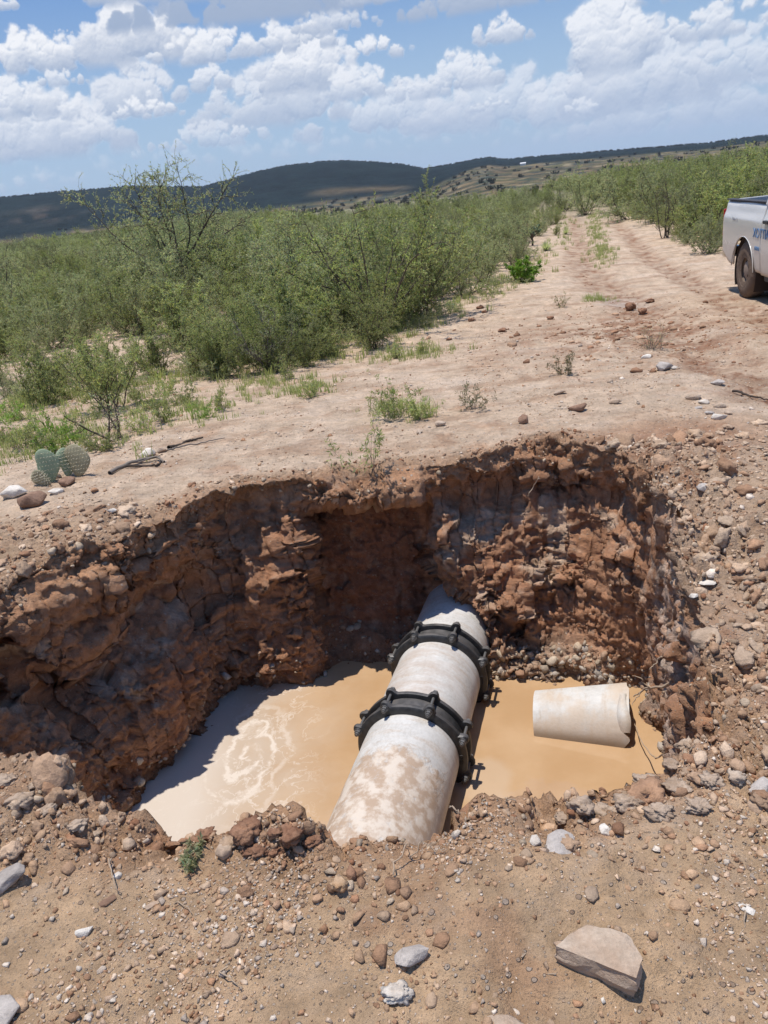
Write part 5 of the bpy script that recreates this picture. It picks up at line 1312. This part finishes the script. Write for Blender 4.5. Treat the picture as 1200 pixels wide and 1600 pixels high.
prof = np.where(steep[:, None] > .5, sstep(t1 + .06 * nz1, .12, 1.0) , (t1 ** 1.25))
prof = steep[:, None] * sstep(t1 + .05 * nz1, .1, 1.0) + (1 - steep[:, None]) * np.clip(t1, 0, 1) ** 1.2
Z_ = -9.5 + (Hr + 9.5) * prof + (nz1 * 9 + nz2 * 5) * sstep(prof, .03, .3) * (1 - .85 * sstep(prof, .85, 1.0))
Z_ = np.where(D_ > 2500, Hr - (D_ - 2500) * .02, Z_)
Z_ = Z_ - 14 * (1 - sstep(D_, 330, 470))
V_ = np.stack([X_, Y_, Z_], -1).reshape(-1, 3)
# crop fields, bare soil and woods
xx, yy = A_.ravel(), D_.ravel()
wd_c = C3(.013, .023, .023); fld = C3(.20, .15, .085); fld2 = C3(.11, .105, .055); ora = C3(.42, .24, .12); plw = C3(.30, .25, .16)
pxf = np.repeat(pxs, len(ds)); thr = .52 - .48 * np.clip(steep.repeat(len(ds)) * 1.5, 0, 1); wood = sstep(prof.ravel() + .16 * nz1.ravel() + .06 * nz2.ravel(), thr, thr + .09)
ww, _ = worley(np.c_[xx * 9, np.log(yy) * 3.2, 0 * xx]); cellr = fbm(np.c_[xx * 26, np.log(yy) * 16, 0 * xx], 3)
cc = mx(fld2 * np.ones((len(xx), 1)), fld, sstep(cellr, -.15, .15)); cc = mx(cc, plw, sstep(fbm(np.c_[xx * 40, np.log(yy) * 24, 0 * xx + 4], 2), .15, .3) * .8)
cc = mx(cc, wd_c * 2.2, .8 * sstep(fbm(np.c_[xx * 34, np.log(yy) * 30, 0 * xx + 14], 3), -.02, .14) * .9)
cc = mx(cc, wd_c, wood)
cc = mx(cc, fld, sstep(pxf, 470, 520) * (1 - sstep(pxf, 610, 660)) * gauss(prof.ravel() + .05 * nz2.ravel(), .24, .05) * steep.repeat(len(ds)) * .6)
cc = mx(cc, C3(.16, .115, .085), gauss(pxf, 80, 55) * gauss(prof.ravel(), .42, .12) * sstep(nz2.ravel(), -.1, .2) * .5)
cc = mx(cc, plw, gauss(pxf, 560, 60) * gauss(yy, 560, 80)); cc = mx(cc, ora, gauss(pxf, 745, 45) * gauss(yy, 520, 110)); cc = mx(cc, ora * .9, gauss(pxf, 880, 40) * gauss(yy, 620, 120))
m_, t = newmat('hill_land'); pos = t.n('ShaderNodeNewGeometry').outputs['Position']; a = t.n('ShaderNodeVertexColor', layer_name='Col')
n = t.noise(pos, .03, 8, .7); f = t.m('MULTIPLY_ADD', n, 1.6, .2)
finish(t, t.mix(1.0, a.outputs[0], t.n('ShaderNodeCombineXYZ', {0: f, 1: f, 2: f}).outputs[0], 'MULTIPLY'), .95, t.noise(pos, .06, 8, .7), 1.0, 9.0, .05)
ii, jj = np.meshgrid(np.arange(NAZ - 1), np.arange(len(ds) - 1), indexing='ij'); K = len(ds)
FF = np.stack([ii * K + jj, (ii + 1) * K + jj, (ii + 1) * K + jj + 1, ii * K + jj + 1], -1).reshape(-1, 4)
cc = cc * (1 + .8 * nz2.ravel() + .5 * nz1.ravel())[:, None]
hills = mesh_np('hills', V_, FF, m_, True, np.clip(cc, .006, .9)); tag(hills, kind='structure')
if hills.data.polygons[1000].normal.z < 0: hills.data.flip_normals()
Zg = Z_; 
def hz(x, y):
    a = math.atan2(x, y); d_ = math.hypot(x, y); i = np.clip(np.searchsorted(azs, a) - 1, 0, NAZ - 2); j = int(np.clip(np.searchsorted(ds, d_) - 1, 0, K - 2))
    fa, fd = (a - azs[i]) / (azs[i + 1] - azs[i]), (d_ - ds[j]) / (ds[j + 1] - ds[j])
    return float((Zg[i, j] * (1 - fa) + Zg[i + 1, j] * fa) * (1 - fd) + (Zg[i, j + 1] * (1 - fa) + Zg[i + 1, j + 1] * fa) * fd) - .8
hp = []; hr = np.random.default_rng(31); woodg = wood.reshape(A_.shape); treeg = sstep(fbm(np.c_[xx * 34, np.log(yy) * 30, 0 * xx + 14], 3), .02, .16).reshape(A_.shape)
while len(hp) < 550:
    i = hr.integers(0, NAZ - 1); j = hr.integers(8, 108)
    wv_ = max(treeg[i, j] * .5, .03) * (1 - woodg[i, j])
    if abs(pxs[i] - 600) > 900 or hr.random() > wv_: continue
    d_ = ds[j] + hr.random() * (ds[j + 1] - ds[j]); a = azs[i] + hr.random() * (azs[1] - azs[0])
    hp.append((math.sin(a) * d_, math.cos(a) * d_, hr.uniform(2.2, 4.2), ('green', 'olive')[hr.integers(0, 2)], hr.random() * 6.28))
for k in range(2600):                                                    # trees along the ridge line
    i = hr.integers(0, NAZ - 1); 
    if abs(pxs[i] - 600) > 900: continue
    d_ = hr.uniform(2440, 2510); a = azs[i] + hr.random() * (azs[1] - azs[0]); hp.append((math.sin(a) * d_, math.cos(a) * d_, hr.uniform(1.6, 3.4), 'green', hr.random() * 6.28))
# woods are darker than the scrub: a plant kind of their own
L_WOOD = mat_leaf('leaf_far_wood', (.024, .034, .024), (.032, .044, .030), trans=.1)
wood_src = []
for k in range(2):
    wv, lv = grow(seed=300 + k, h=1.6, spread=2.0, stems=6, subs=7, twigs=4, leaves=7, leaf=.16, lw=.75, thick=.03)
    wood_src.append((wv, lv))
e0 = empty('oak_tree', (math.sin(azs[300]) * 700, math.cos(azs[300]) * 700, hz(math.sin(azs[300]) * 700, math.cos(azs[300]) * 700)), 'dark round tree at the foot of the long hill', 'tree'); e0.scale = (3.5,) * 3
mesh_np('trunk', wood_src[0][0][0], wood_src[0][0][1], BARK, True, None, True, e0); mesh_np('crown', *[wood_src[0][1][q] for q in (0, 1)], L_WOOD, False, wood_src[0][1][2], True, e0)
protos['wood'] = e0
hp = [(*p[:3], 'wood', p[4]) for p in hp]
inst_cloud('hill_woods', hp, ['wood'], hz)
# a white farm shed far off on the slope
def far_building(px, d_, w_, label):
    a = float(np.interp(px, pxs, azs)); x_, y_ = math.sin(a) * d_, math.cos(a) * d_
    e = empty('farm_shed', (x_, y_, hz(x_, y_) + .6), label, 'building', rz=-a); WH = mat_simple('shed_wall', (.7, .68, .64), .8); RF = mat_simple('shed_roof', (.62, .62, .62), .5)
    bm = bmesh.new(); bmesh.ops.create_cube(bm, size=1, matrix=Matrix.Translation((0, 0, 2)) @ Matrix.Diagonal((w_, 8, 4, 1))); obj_bm('wall', bm, WH, e)
    bm = bmesh.new(); vs = [bm.verts.new(v) for v in ((-w_ / 2 - .5, -4.6, 3.9), (w_ / 2 + .5, -4.6, 3.9), (w_ / 2 + .5, 4.6, 3.9), (-w_ / 2 - .5, 4.6, 3.9), (-w_ / 2 - .5, 0, 6), (w_ / 2 + .5, 0, 6))]
    for f in ((0, 1, 5, 4), (2, 3, 4, 5), (0, 4, 3), (1, 2, 5), (3, 2, 1, 0)): bm.faces.new([vs[i] for i in f])
    obj_bm('roof', bm, RF, e)
far_building(818, 1750, 11, 'tiny white farm shed far away on the slope beyond the track')

# ------------------------------------------------------------------ the pickup
PAINT, t = newmat('white_paint'); tc = t.n('ShaderNodeTexCoord').outputs['Object']; s = t.n('ShaderNodeSeparateXYZ', {0: tc})
dirt = t.m('MULTIPLY', t.ss(t.m('ADD', s.outputs[2], t.m('MULTIPLY', t.noise(tc, 5, 6, .65), .4)), .98, .45), .85)
c = t.mix(dirt, (.60, .585, .56), (.46, .37, .28))
finish(t, c, t.m('MULTIPLY_ADD', dirt, .5, .25), None, spec=.5, extra={'Coat Weight': .4, 'Coat Roughness': .08})
BLACK = mat_simple('black_plastic', (.03, .03, .032), .6, .2, 20); LINER = mat_simple('bed_liner', (.055, .055, .065), .75, .2, 40); GLASS = mat_simple('dark_glass', (.02, .025, .03), .06, 0, 5, 0, .001, .6)
TYRE = mat_simple('muddy_tyre', (.17, .125, .095), .95, .35, 12, .8, .01, .1); RIMM = mat_simple('muddy_rim', (.26, .20, .16), .7, .3, 12, .4, .004, .3); UNDER = mat_simple('wheel_well', (.05, .035, .028), .95, .3, 10)
BLUE = mat_simple('blue_lettering', (.10, .22, .42), .5, .1); GREYL = mat_simple('grey_lettering', (.42, .44, .48), .5, .1); CHROME = mat_simple('chrome', (.6, .6, .6), .2, .05, 10, 0, .001, .5, 1.0); LAMP = mat_simple('tail_lamp', (.45, .02, .02), .25, .1); HEADM = mat_simple('head_lamp_glass', (.6, .62, .65), .15, .05)
th_h = math.atan2(-.986, -.166)
rear_c = pix(1129, 317, .98); rear_c[2] = 0
hd = np.array([math.cos(th_h), math.sin(th_h)]); lf_ = np.array([-hd[1], hd[0]])
org = rear_c[:2] + hd * 1.10 + lf_ * .95
tz_ = min(gz(*(org - lf_ * .8)), gz(*(org + lf_ * .8)))
truck = empty('pickup_truck', (org[0], org[1], tz_ - .01), 'white muddy pickup truck parked at the right edge, rear wheel and cargo bed showing', 'pickup', rz=th_h)
# side outline of the right flank in (x forward, z up); shaped in cross-section by the shoulder crease
HW = .95
def flank_y(z):     # how far the skin stands out at that height
    return np.interp(z, [.30, .45, .70, .98, 1.06, 1.14, 1.22, 1.27, 1.285], [HW - .06, HW - .025, HW - .005, HW, HW - .004, HW - .035, HW - .05, HW - .065, HW - .095])
def flank_mesh(x0, x1, zlo, ztop, arch, sgn, name, parent, mat, nz=22, nx=64, rear=None):
    """skin panel with a wheel arch cut out; grid whose lower edge follows the arch"""
    xs = np.linspace(x0, x1, nx); V = []; b = Bag()
    for x_ in xs:
        lo = zlo(x_)
        if arch:
            for (ax_, ar_, az_) in arch:
                if abs(x_ - ax_) < ar_: lo = max(lo, az_ + math.sqrt(ar_ ** 2 - (x_ - ax_) ** 2) * .96)
        zs_ = lo + (ztop - lo) * np.linspace(0, 1, nz)
        yy_ = flank_y(zs_)
        if rear is not None: yy_ = yy_ - .05 * np.clip(1 - (x_ - x0) / .10, 0, 1) ** 2
        V.append(np.c_[np.full(nz, x_), sgn * yy_, zs_])
    V = np.concatenate(V); i, j = np.meshgrid(np.arange(nx - 1), np.arange(nz - 1), indexing='ij')
    F = np.stack([i * nz + j, (i + 1) * nz + j, (i + 1) * nz + j + 1, i * nz + j + 1], -1).reshape(-1, 4)
    if sgn > 0: F = F[:, ::-1]
    o = mesh_np(name, V, F, mat, True, None, True, parent); sd = o.modifiers.new('s', 'SOLIDIFY'); sd.thickness = .02; sd.offset = -1 if sgn < 0 else -1
    return o
def box(name, x0, x1, y0, y1, z0, z1, mat, parent, bev=.01):
    bm = bmesh.new(); bmesh.ops.create_cube(bm, size=1, matrix=Matrix.Translation(((x0 + x1) / 2, (y0 + y1) / 2, (z0 + z1) / 2)) @ Matrix.Diagonal((x1 - x0, y1 - y0, z1 - z0, 1)))
    return obj_bm(name, bm, mat, parent, False, bev)
XR, XB, XD1, XD2, XF = -1.10, .72, 1.72, 2.78, 4.35
WB = 3.55; AR = .50
for sgn in (-1, 1):
    bs_ = flank_mesh(XR, XB, lambda x: .42 + .16 * sstep(np.array(-x), .6, 1.1) * 1.0, 1.285, [(0, AR, .36)], sgn, 'bed_side', truck, PAINT, rear=True)
    # rolled lip of the wheel arch
    a_ = np.linspace(R(6), R(174), 40); pts_ = np.c_[AR * np.cos(a_), np.full(40, sgn * (HW - .004)), .36 + AR * .96 * np.sin(a_)]
    bl_ = Bag(); bl_.add(*tube(pts_, .007, 6)); bl_.build('arch_lip', PAINT, bs_)
    box('rail_cap', XR + .03, XB - .02, sgn * (HW - .095) - .045 + (.0 if sgn < 0 else 0), sgn * (HW - .095) + .045, 1.283, 1.300, BLACK if False else LINER, bs_, .006)
    # inside wall of the bed
    box('bed_inner_wall', XR + .06, XB - .02, min(sgn * (HW - .16), sgn * (HW - .13)), max(sgn * (HW - .16), sgn * (HW - .13)), .80, 1.283, LINER, truck, .004)
box('bed_floor', XR + .05, XB, -HW + .1, HW - .1, .74, .79, LINER, truck)
box('bed_front_wall', XB - .05, XB - .01, -HW + .12, HW - .12, .79, 1.283, LINER, truck)
tg = box('tailgate', XR - .005, XR + .055, -HW + .09, HW - .09, .70, 1.285, PAINT, truck, .012)
box('handle', XR - .022, XR - .004, -.14, .14, 1.06, 1.12, BLACK, tg, .005)
box('rear_bumper', XR - .16, XR - .008, -HW + .07, HW - .07, .46, .62, CHROME, truck, .03)
for sgn in (-1, 1): box('tail_light', XR - .004, XR + .045, min(sgn * (HW - .088), sgn * (HW - .022)), max(sgn * (HW - .088), sgn * (HW - .064)), .78, 1.16, LAMP, truck, .01)
box('chassis', XR + .1, 4.1, -.45, .45, .40, .58, UNDER, truck, .02)
# wheel wells
for wx in (0, WB):
    for sgn in (-1, 1):
        bm = bmesh.new(); bmesh.ops.create_cone(bm, cap_ends=True, segments=40, radius1=AR - .02, radius2=AR - .02, depth=.5, matrix=Matrix.Translation((wx, sgn * (HW - .30), .36)) @ Matrix.Rotation(R(90), 4, 'X'))
        bmesh.ops.delete(bm, geom=[f for f in bm.faces if f.calc_center_median().z < .16 or abs(f.calc_center_median().y) > HW - .06], context='FACES'); obj_bm('wheel_well', bm, UNDER, truck, True)
# wheels
def wheel(x_, sgn):
    wt = None; bm = bmesh.new(); prof_ = [(.16, -.10), (.26, -.125), (.345, -.115), (.382, -.085), (.39, -.04), (.39, .04), (.382, .085), (.345, .115), (.26, .125), (.16, .10)]; n_ = 72; vs_ = []
    for k in range(n_):
        a = k / n_ * 2 * math.pi; row = []
        for q, (r_r, y_) in enumerate(prof_):
            rr = r_r - (.010 if (k % 3 == 0 and 2 <= q <= 7) else 0); row.append(bm.verts.new((rr * math.cos(a), y_, rr * math.sin(a))))
        vs_.append(row)
    for k in range(n_):
        for q in range(len(prof_) - 1): bm.faces.new((vs_[k][q], vs_[(k + 1) % n_][q], vs_[(k + 1) % n_][q + 1], vs_[k][q + 1]))
    bmesh.ops.recalc_face_normals(bm, faces=list(bm.faces))
    wt = obj_bm('wheel', bm, TYRE, truck, True); wt.location = (x_, sgn * (HW - .15), .39)
    bm = bmesh.new(); n_ = 60; prof_ = [(.225, .118), (.215, .095), (.19, .07), (.165, .055), (.10, .085), (.055, .098), (.0, .10)]; vs_ = []
    for k in range(n_):
        a = k / n_ * 2 * math.pi; vs_.append([bm.verts.new((r_r * math.cos(a), sgn * y_, r_r * math.sin(a))) for r_r, y_ in prof_])
    for k in range(n_):
        for q in range(len(prof_) - 1):
            if q == 3 and (k % 12) in (3, 4, 5, 6): continue
            bm.faces.new((vs_[k][q], vs_[(k + 1) % n_][q], vs_[(k + 1) % n_][q + 1], vs_[k][q + 1]))
    bmesh.ops.remove_doubles(bm, verts=list(bm.verts), dist=1e-5); bmesh.ops.recalc_face_normals(bm, faces=list(bm.faces)); obj_bm('rim', bm, RIMM, wt, True)
    bm = bmesh.new(); bmesh.ops.create_cone(bm, cap_ends=True, segments=32, radius1=.2, radius2=.2, depth=.02, matrix=Matrix.Translation((0, sgn * .03, 0)) @ Matrix.Rotation(R(90), 4, 'X')); obj_bm('brake_disc', bm, UNDER, wt)
for x_ in (0, WB):
    for sgn in (-1, 1): wheel(x_, sgn)
# cab: doors, roof, glass, hood
for sgn in (-1, 1):
    for x0_, x1_ in ((XB + .012, XD1), (XD1 + .012, XD2)):
        dr_ = flank_mesh(x0_, x1_, lambda x: .40, 1.285, [(0, AR, .36)] if x0_ < 1 else [(WB, AR + .05, .36)], sgn, 'door', truck, PAINT, nx=24)
        hx = x0_ + .12; box('handle', hx, hx + .2, min(sgn * (HW - .02), sgn * (HW + .03)), max(sgn * (HW - .02), sgn * (HW + .03)), 1.045, 1.085, BLACK, dr_, .01)
    flank_mesh(XD2 + .012, XF, lambda x: .45, 1.20, [(WB, AR, .36)], sgn, 'front_fender', truck, PAINT)
    box('sill', XB + .1, XD2, min(sgn * (HW - .12), sgn * (HW - .05)), max(sgn * (HW - .12), sgn * (HW - .05)), .33, .42, BLACK, truck, .015)
def loft(name, secs, mat, parent, smooth=False):
    bm = bmesh.new(); L_ = [[bm.verts.new(p) for p in s_] for s_ in secs]; n_ = len(secs[0])
    for a, b2 in zip(L_[:-1], L_[1:]):
        for k in range(n_): bm.faces.new((a[k], a[(k + 1) % n_], b2[(k + 1) % n_], b2[k]))
    bm.faces.new(L_[0][::-1]); bm.faces.new(L_[-1]); bmesh.ops.recalc_face_normals(bm, faces=list(bm.faces)); return obj_bm(name, bm, mat, parent, smooth, .02)
def ringc(x_, y_, z0_, z1_): return [(x_, -y_, z0_), (x_, y_, z0_), (x_, y_ * .96, z1_), (x_, -y_ * .96, z1_)]
# body of the cab below the glass, roof above, and the glass house between them
box('cab_body', XB + .03, XD2 + .3, -HW + .1, HW - .1, .6, 1.25, BLACK, truck, .02)
bm = bmesh.new(); base_ = [(XB + .04, HW - .09), (XD2 + .42, HW - .09)]; top_ = [(XB + .20, HW - .23), (XD2 - .35, HW - .23)]
vb = [bm.verts.new(p) for p in ((base_[0][0], -base_[0][1], 1.27), (base_[1][0], -base_[1][1], 1.20), (base_[1][0], base_[1][1], 1.20), (base_[0][0], base_[0][1], 1.27))]
vt = [bm.verts.new(p) for p in ((top_[0][0], -top_[0][1], 1.76), (top_[1][0], -top_[1][1], 1.76), (top_[1][0], top_[1][1], 1.76), (top_[0][0], top_[0][1], 1.76))]
for k in range(4): bm.faces.new((vb[k], vb[(k + 1) % 4], vt[(k + 1) % 4], vt[k]))
bm.faces.new(vt); bmesh.ops.recalc_face_normals(bm, faces=list(bm.faces)); obj_bm('windows', bm, GLASS, truck, False, .01)
loft('roof', [[(XB + .15, -.74, 1.74), (XB + .15, .74, 1.74), (XB + .2, .66, 1.80), (XB + .2, -.66, 1.80)], [(1.6, -.74, 1.76), (1.6, .74, 1.76), (1.6, .66, 1.84), (1.6, -.66, 1.84)], [(XD2 - .32, -.73, 1.74), (XD2 - .32, .73, 1.74), (XD2 - .38, .65, 1.80), (XD2 - .38, -.65, 1.80)]], PAINT, truck)
for sgn in (-1, 1):
    for (a0_, a1_, rr_) in (((XB + .03, sgn * (HW - .085), 1.26), (XB + .20, sgn * (HW - .22), 1.77), .055), ((XD1 + .02, sgn * (HW - .085), 1.25), (XD1 + .0, sgn * (HW - .22), 1.77), .035), ((XD2 + .42, sgn * (HW - .085), 1.2), (XD2 - .34, sgn * (HW - .22), 1.77), .04)):
        bl_ = Bag(); bl_.add(*tube([a0_, tuple((np.array(a0_) + np.array(a1_)) / 2 + np.array([0, sgn * .012, 0])), a1_], rr_, 8)); bl_.build('pillar', PAINT, truck)
    mo_ = box('mirror', XD2 + .1, XD2 + .28, min(sgn * (HW + .02), sgn * (HW + .2)), max(sgn * (HW + .02), sgn * (HW + .2)), 1.2, 1.42, BLACK, truck, .03)
loft('hood', [[(XD2 + .35, -.84, 1.0), (XD2 + .35, .84, 1.0), (XD2 + .35, .80, 1.23), (XD2 + .35, -.80, 1.23)], [(XF - .1, -.86, 1.0), (XF - .1, .86, 1.0), (XF - .1, .80, 1.17), (XF - .1, -.80, 1.17)]], PAINT, truck)
box('grille', XF - .08, XF + .03, -.55, .55, .72, 1.08, BLACK, truck, .03); box('front_bumper', XF - .05, XF + .12, -.9, .9, .42, .68, CHROME, truck, .05)
for sgn in (-1, 1): box('headlight', XF - .10, XF + .02, min(sgn * .58, sgn * .88), max(sgn * .58, sgn * .88), .86, 1.08, HEADM, truck, .03)
def lettering(txt, x_, z_, size, mat, ext=.002):
    cu = bpy.data.curves.new('lettering', 'FONT'); cu.body = txt; cu.size = size; cu.extrude = ext; cu.align_x = 'LEFT'
    tmp = bpy.data.objects.new('tmp', cu); COL.objects.link(tmp); bpy.context.view_layer.update()
    me = bpy.data.meshes.new_from_object(tmp.evaluated_get(bpy.context.evaluated_depsgraph_get())); bpy.data.objects.remove(tmp)
    o = bpy.data.objects.new('lettering', me); COL.objects.link(o); me.materials.clear(); me.materials.append(mat); o.parent = truck
    # the right flank is read from the rear (left) to the front (right)
    o.rotation_euler = (R(90), 0, 0); o.location = (x_, -float(flank_y(np.array([z_ + size * .3]))[0]) - .004, z_); return o
lettering('XOTTIA', .42, .86, .17, BLUE); lettering('AXVA', .50, .70, .075, BLUE); lettering('Bmre  la', -.55, 1.03, .07, GREYL)
bpy.context.view_layer.update()

# ------------------------------------------------------------------ the air
if True:
    bm = bmesh.new(); bmesh.ops.create_cube(bm, size=1, matrix=Matrix.Translation((0, 0, 75)) @ Matrix.Diagonal((14000, 14000, 330, 1)))
    m_ = bpy.data.materials.new('haze'); m_.use_nodes = True; t = NT(m_.node_tree)
    v_ = t.n('ShaderNodeVolumePrincipled', {'Color': (.70, .80, 1.0, 1), 'Density': .00005, 'Anisotropy': 0.0}); o_ = t.n('ShaderNodeOutputMaterial'); t.t.links.new(v_.outputs[0], o_.inputs['Volume'])
    hzb = obj_bm('haze', bm, m_); tag(hzb, kind='stuff')
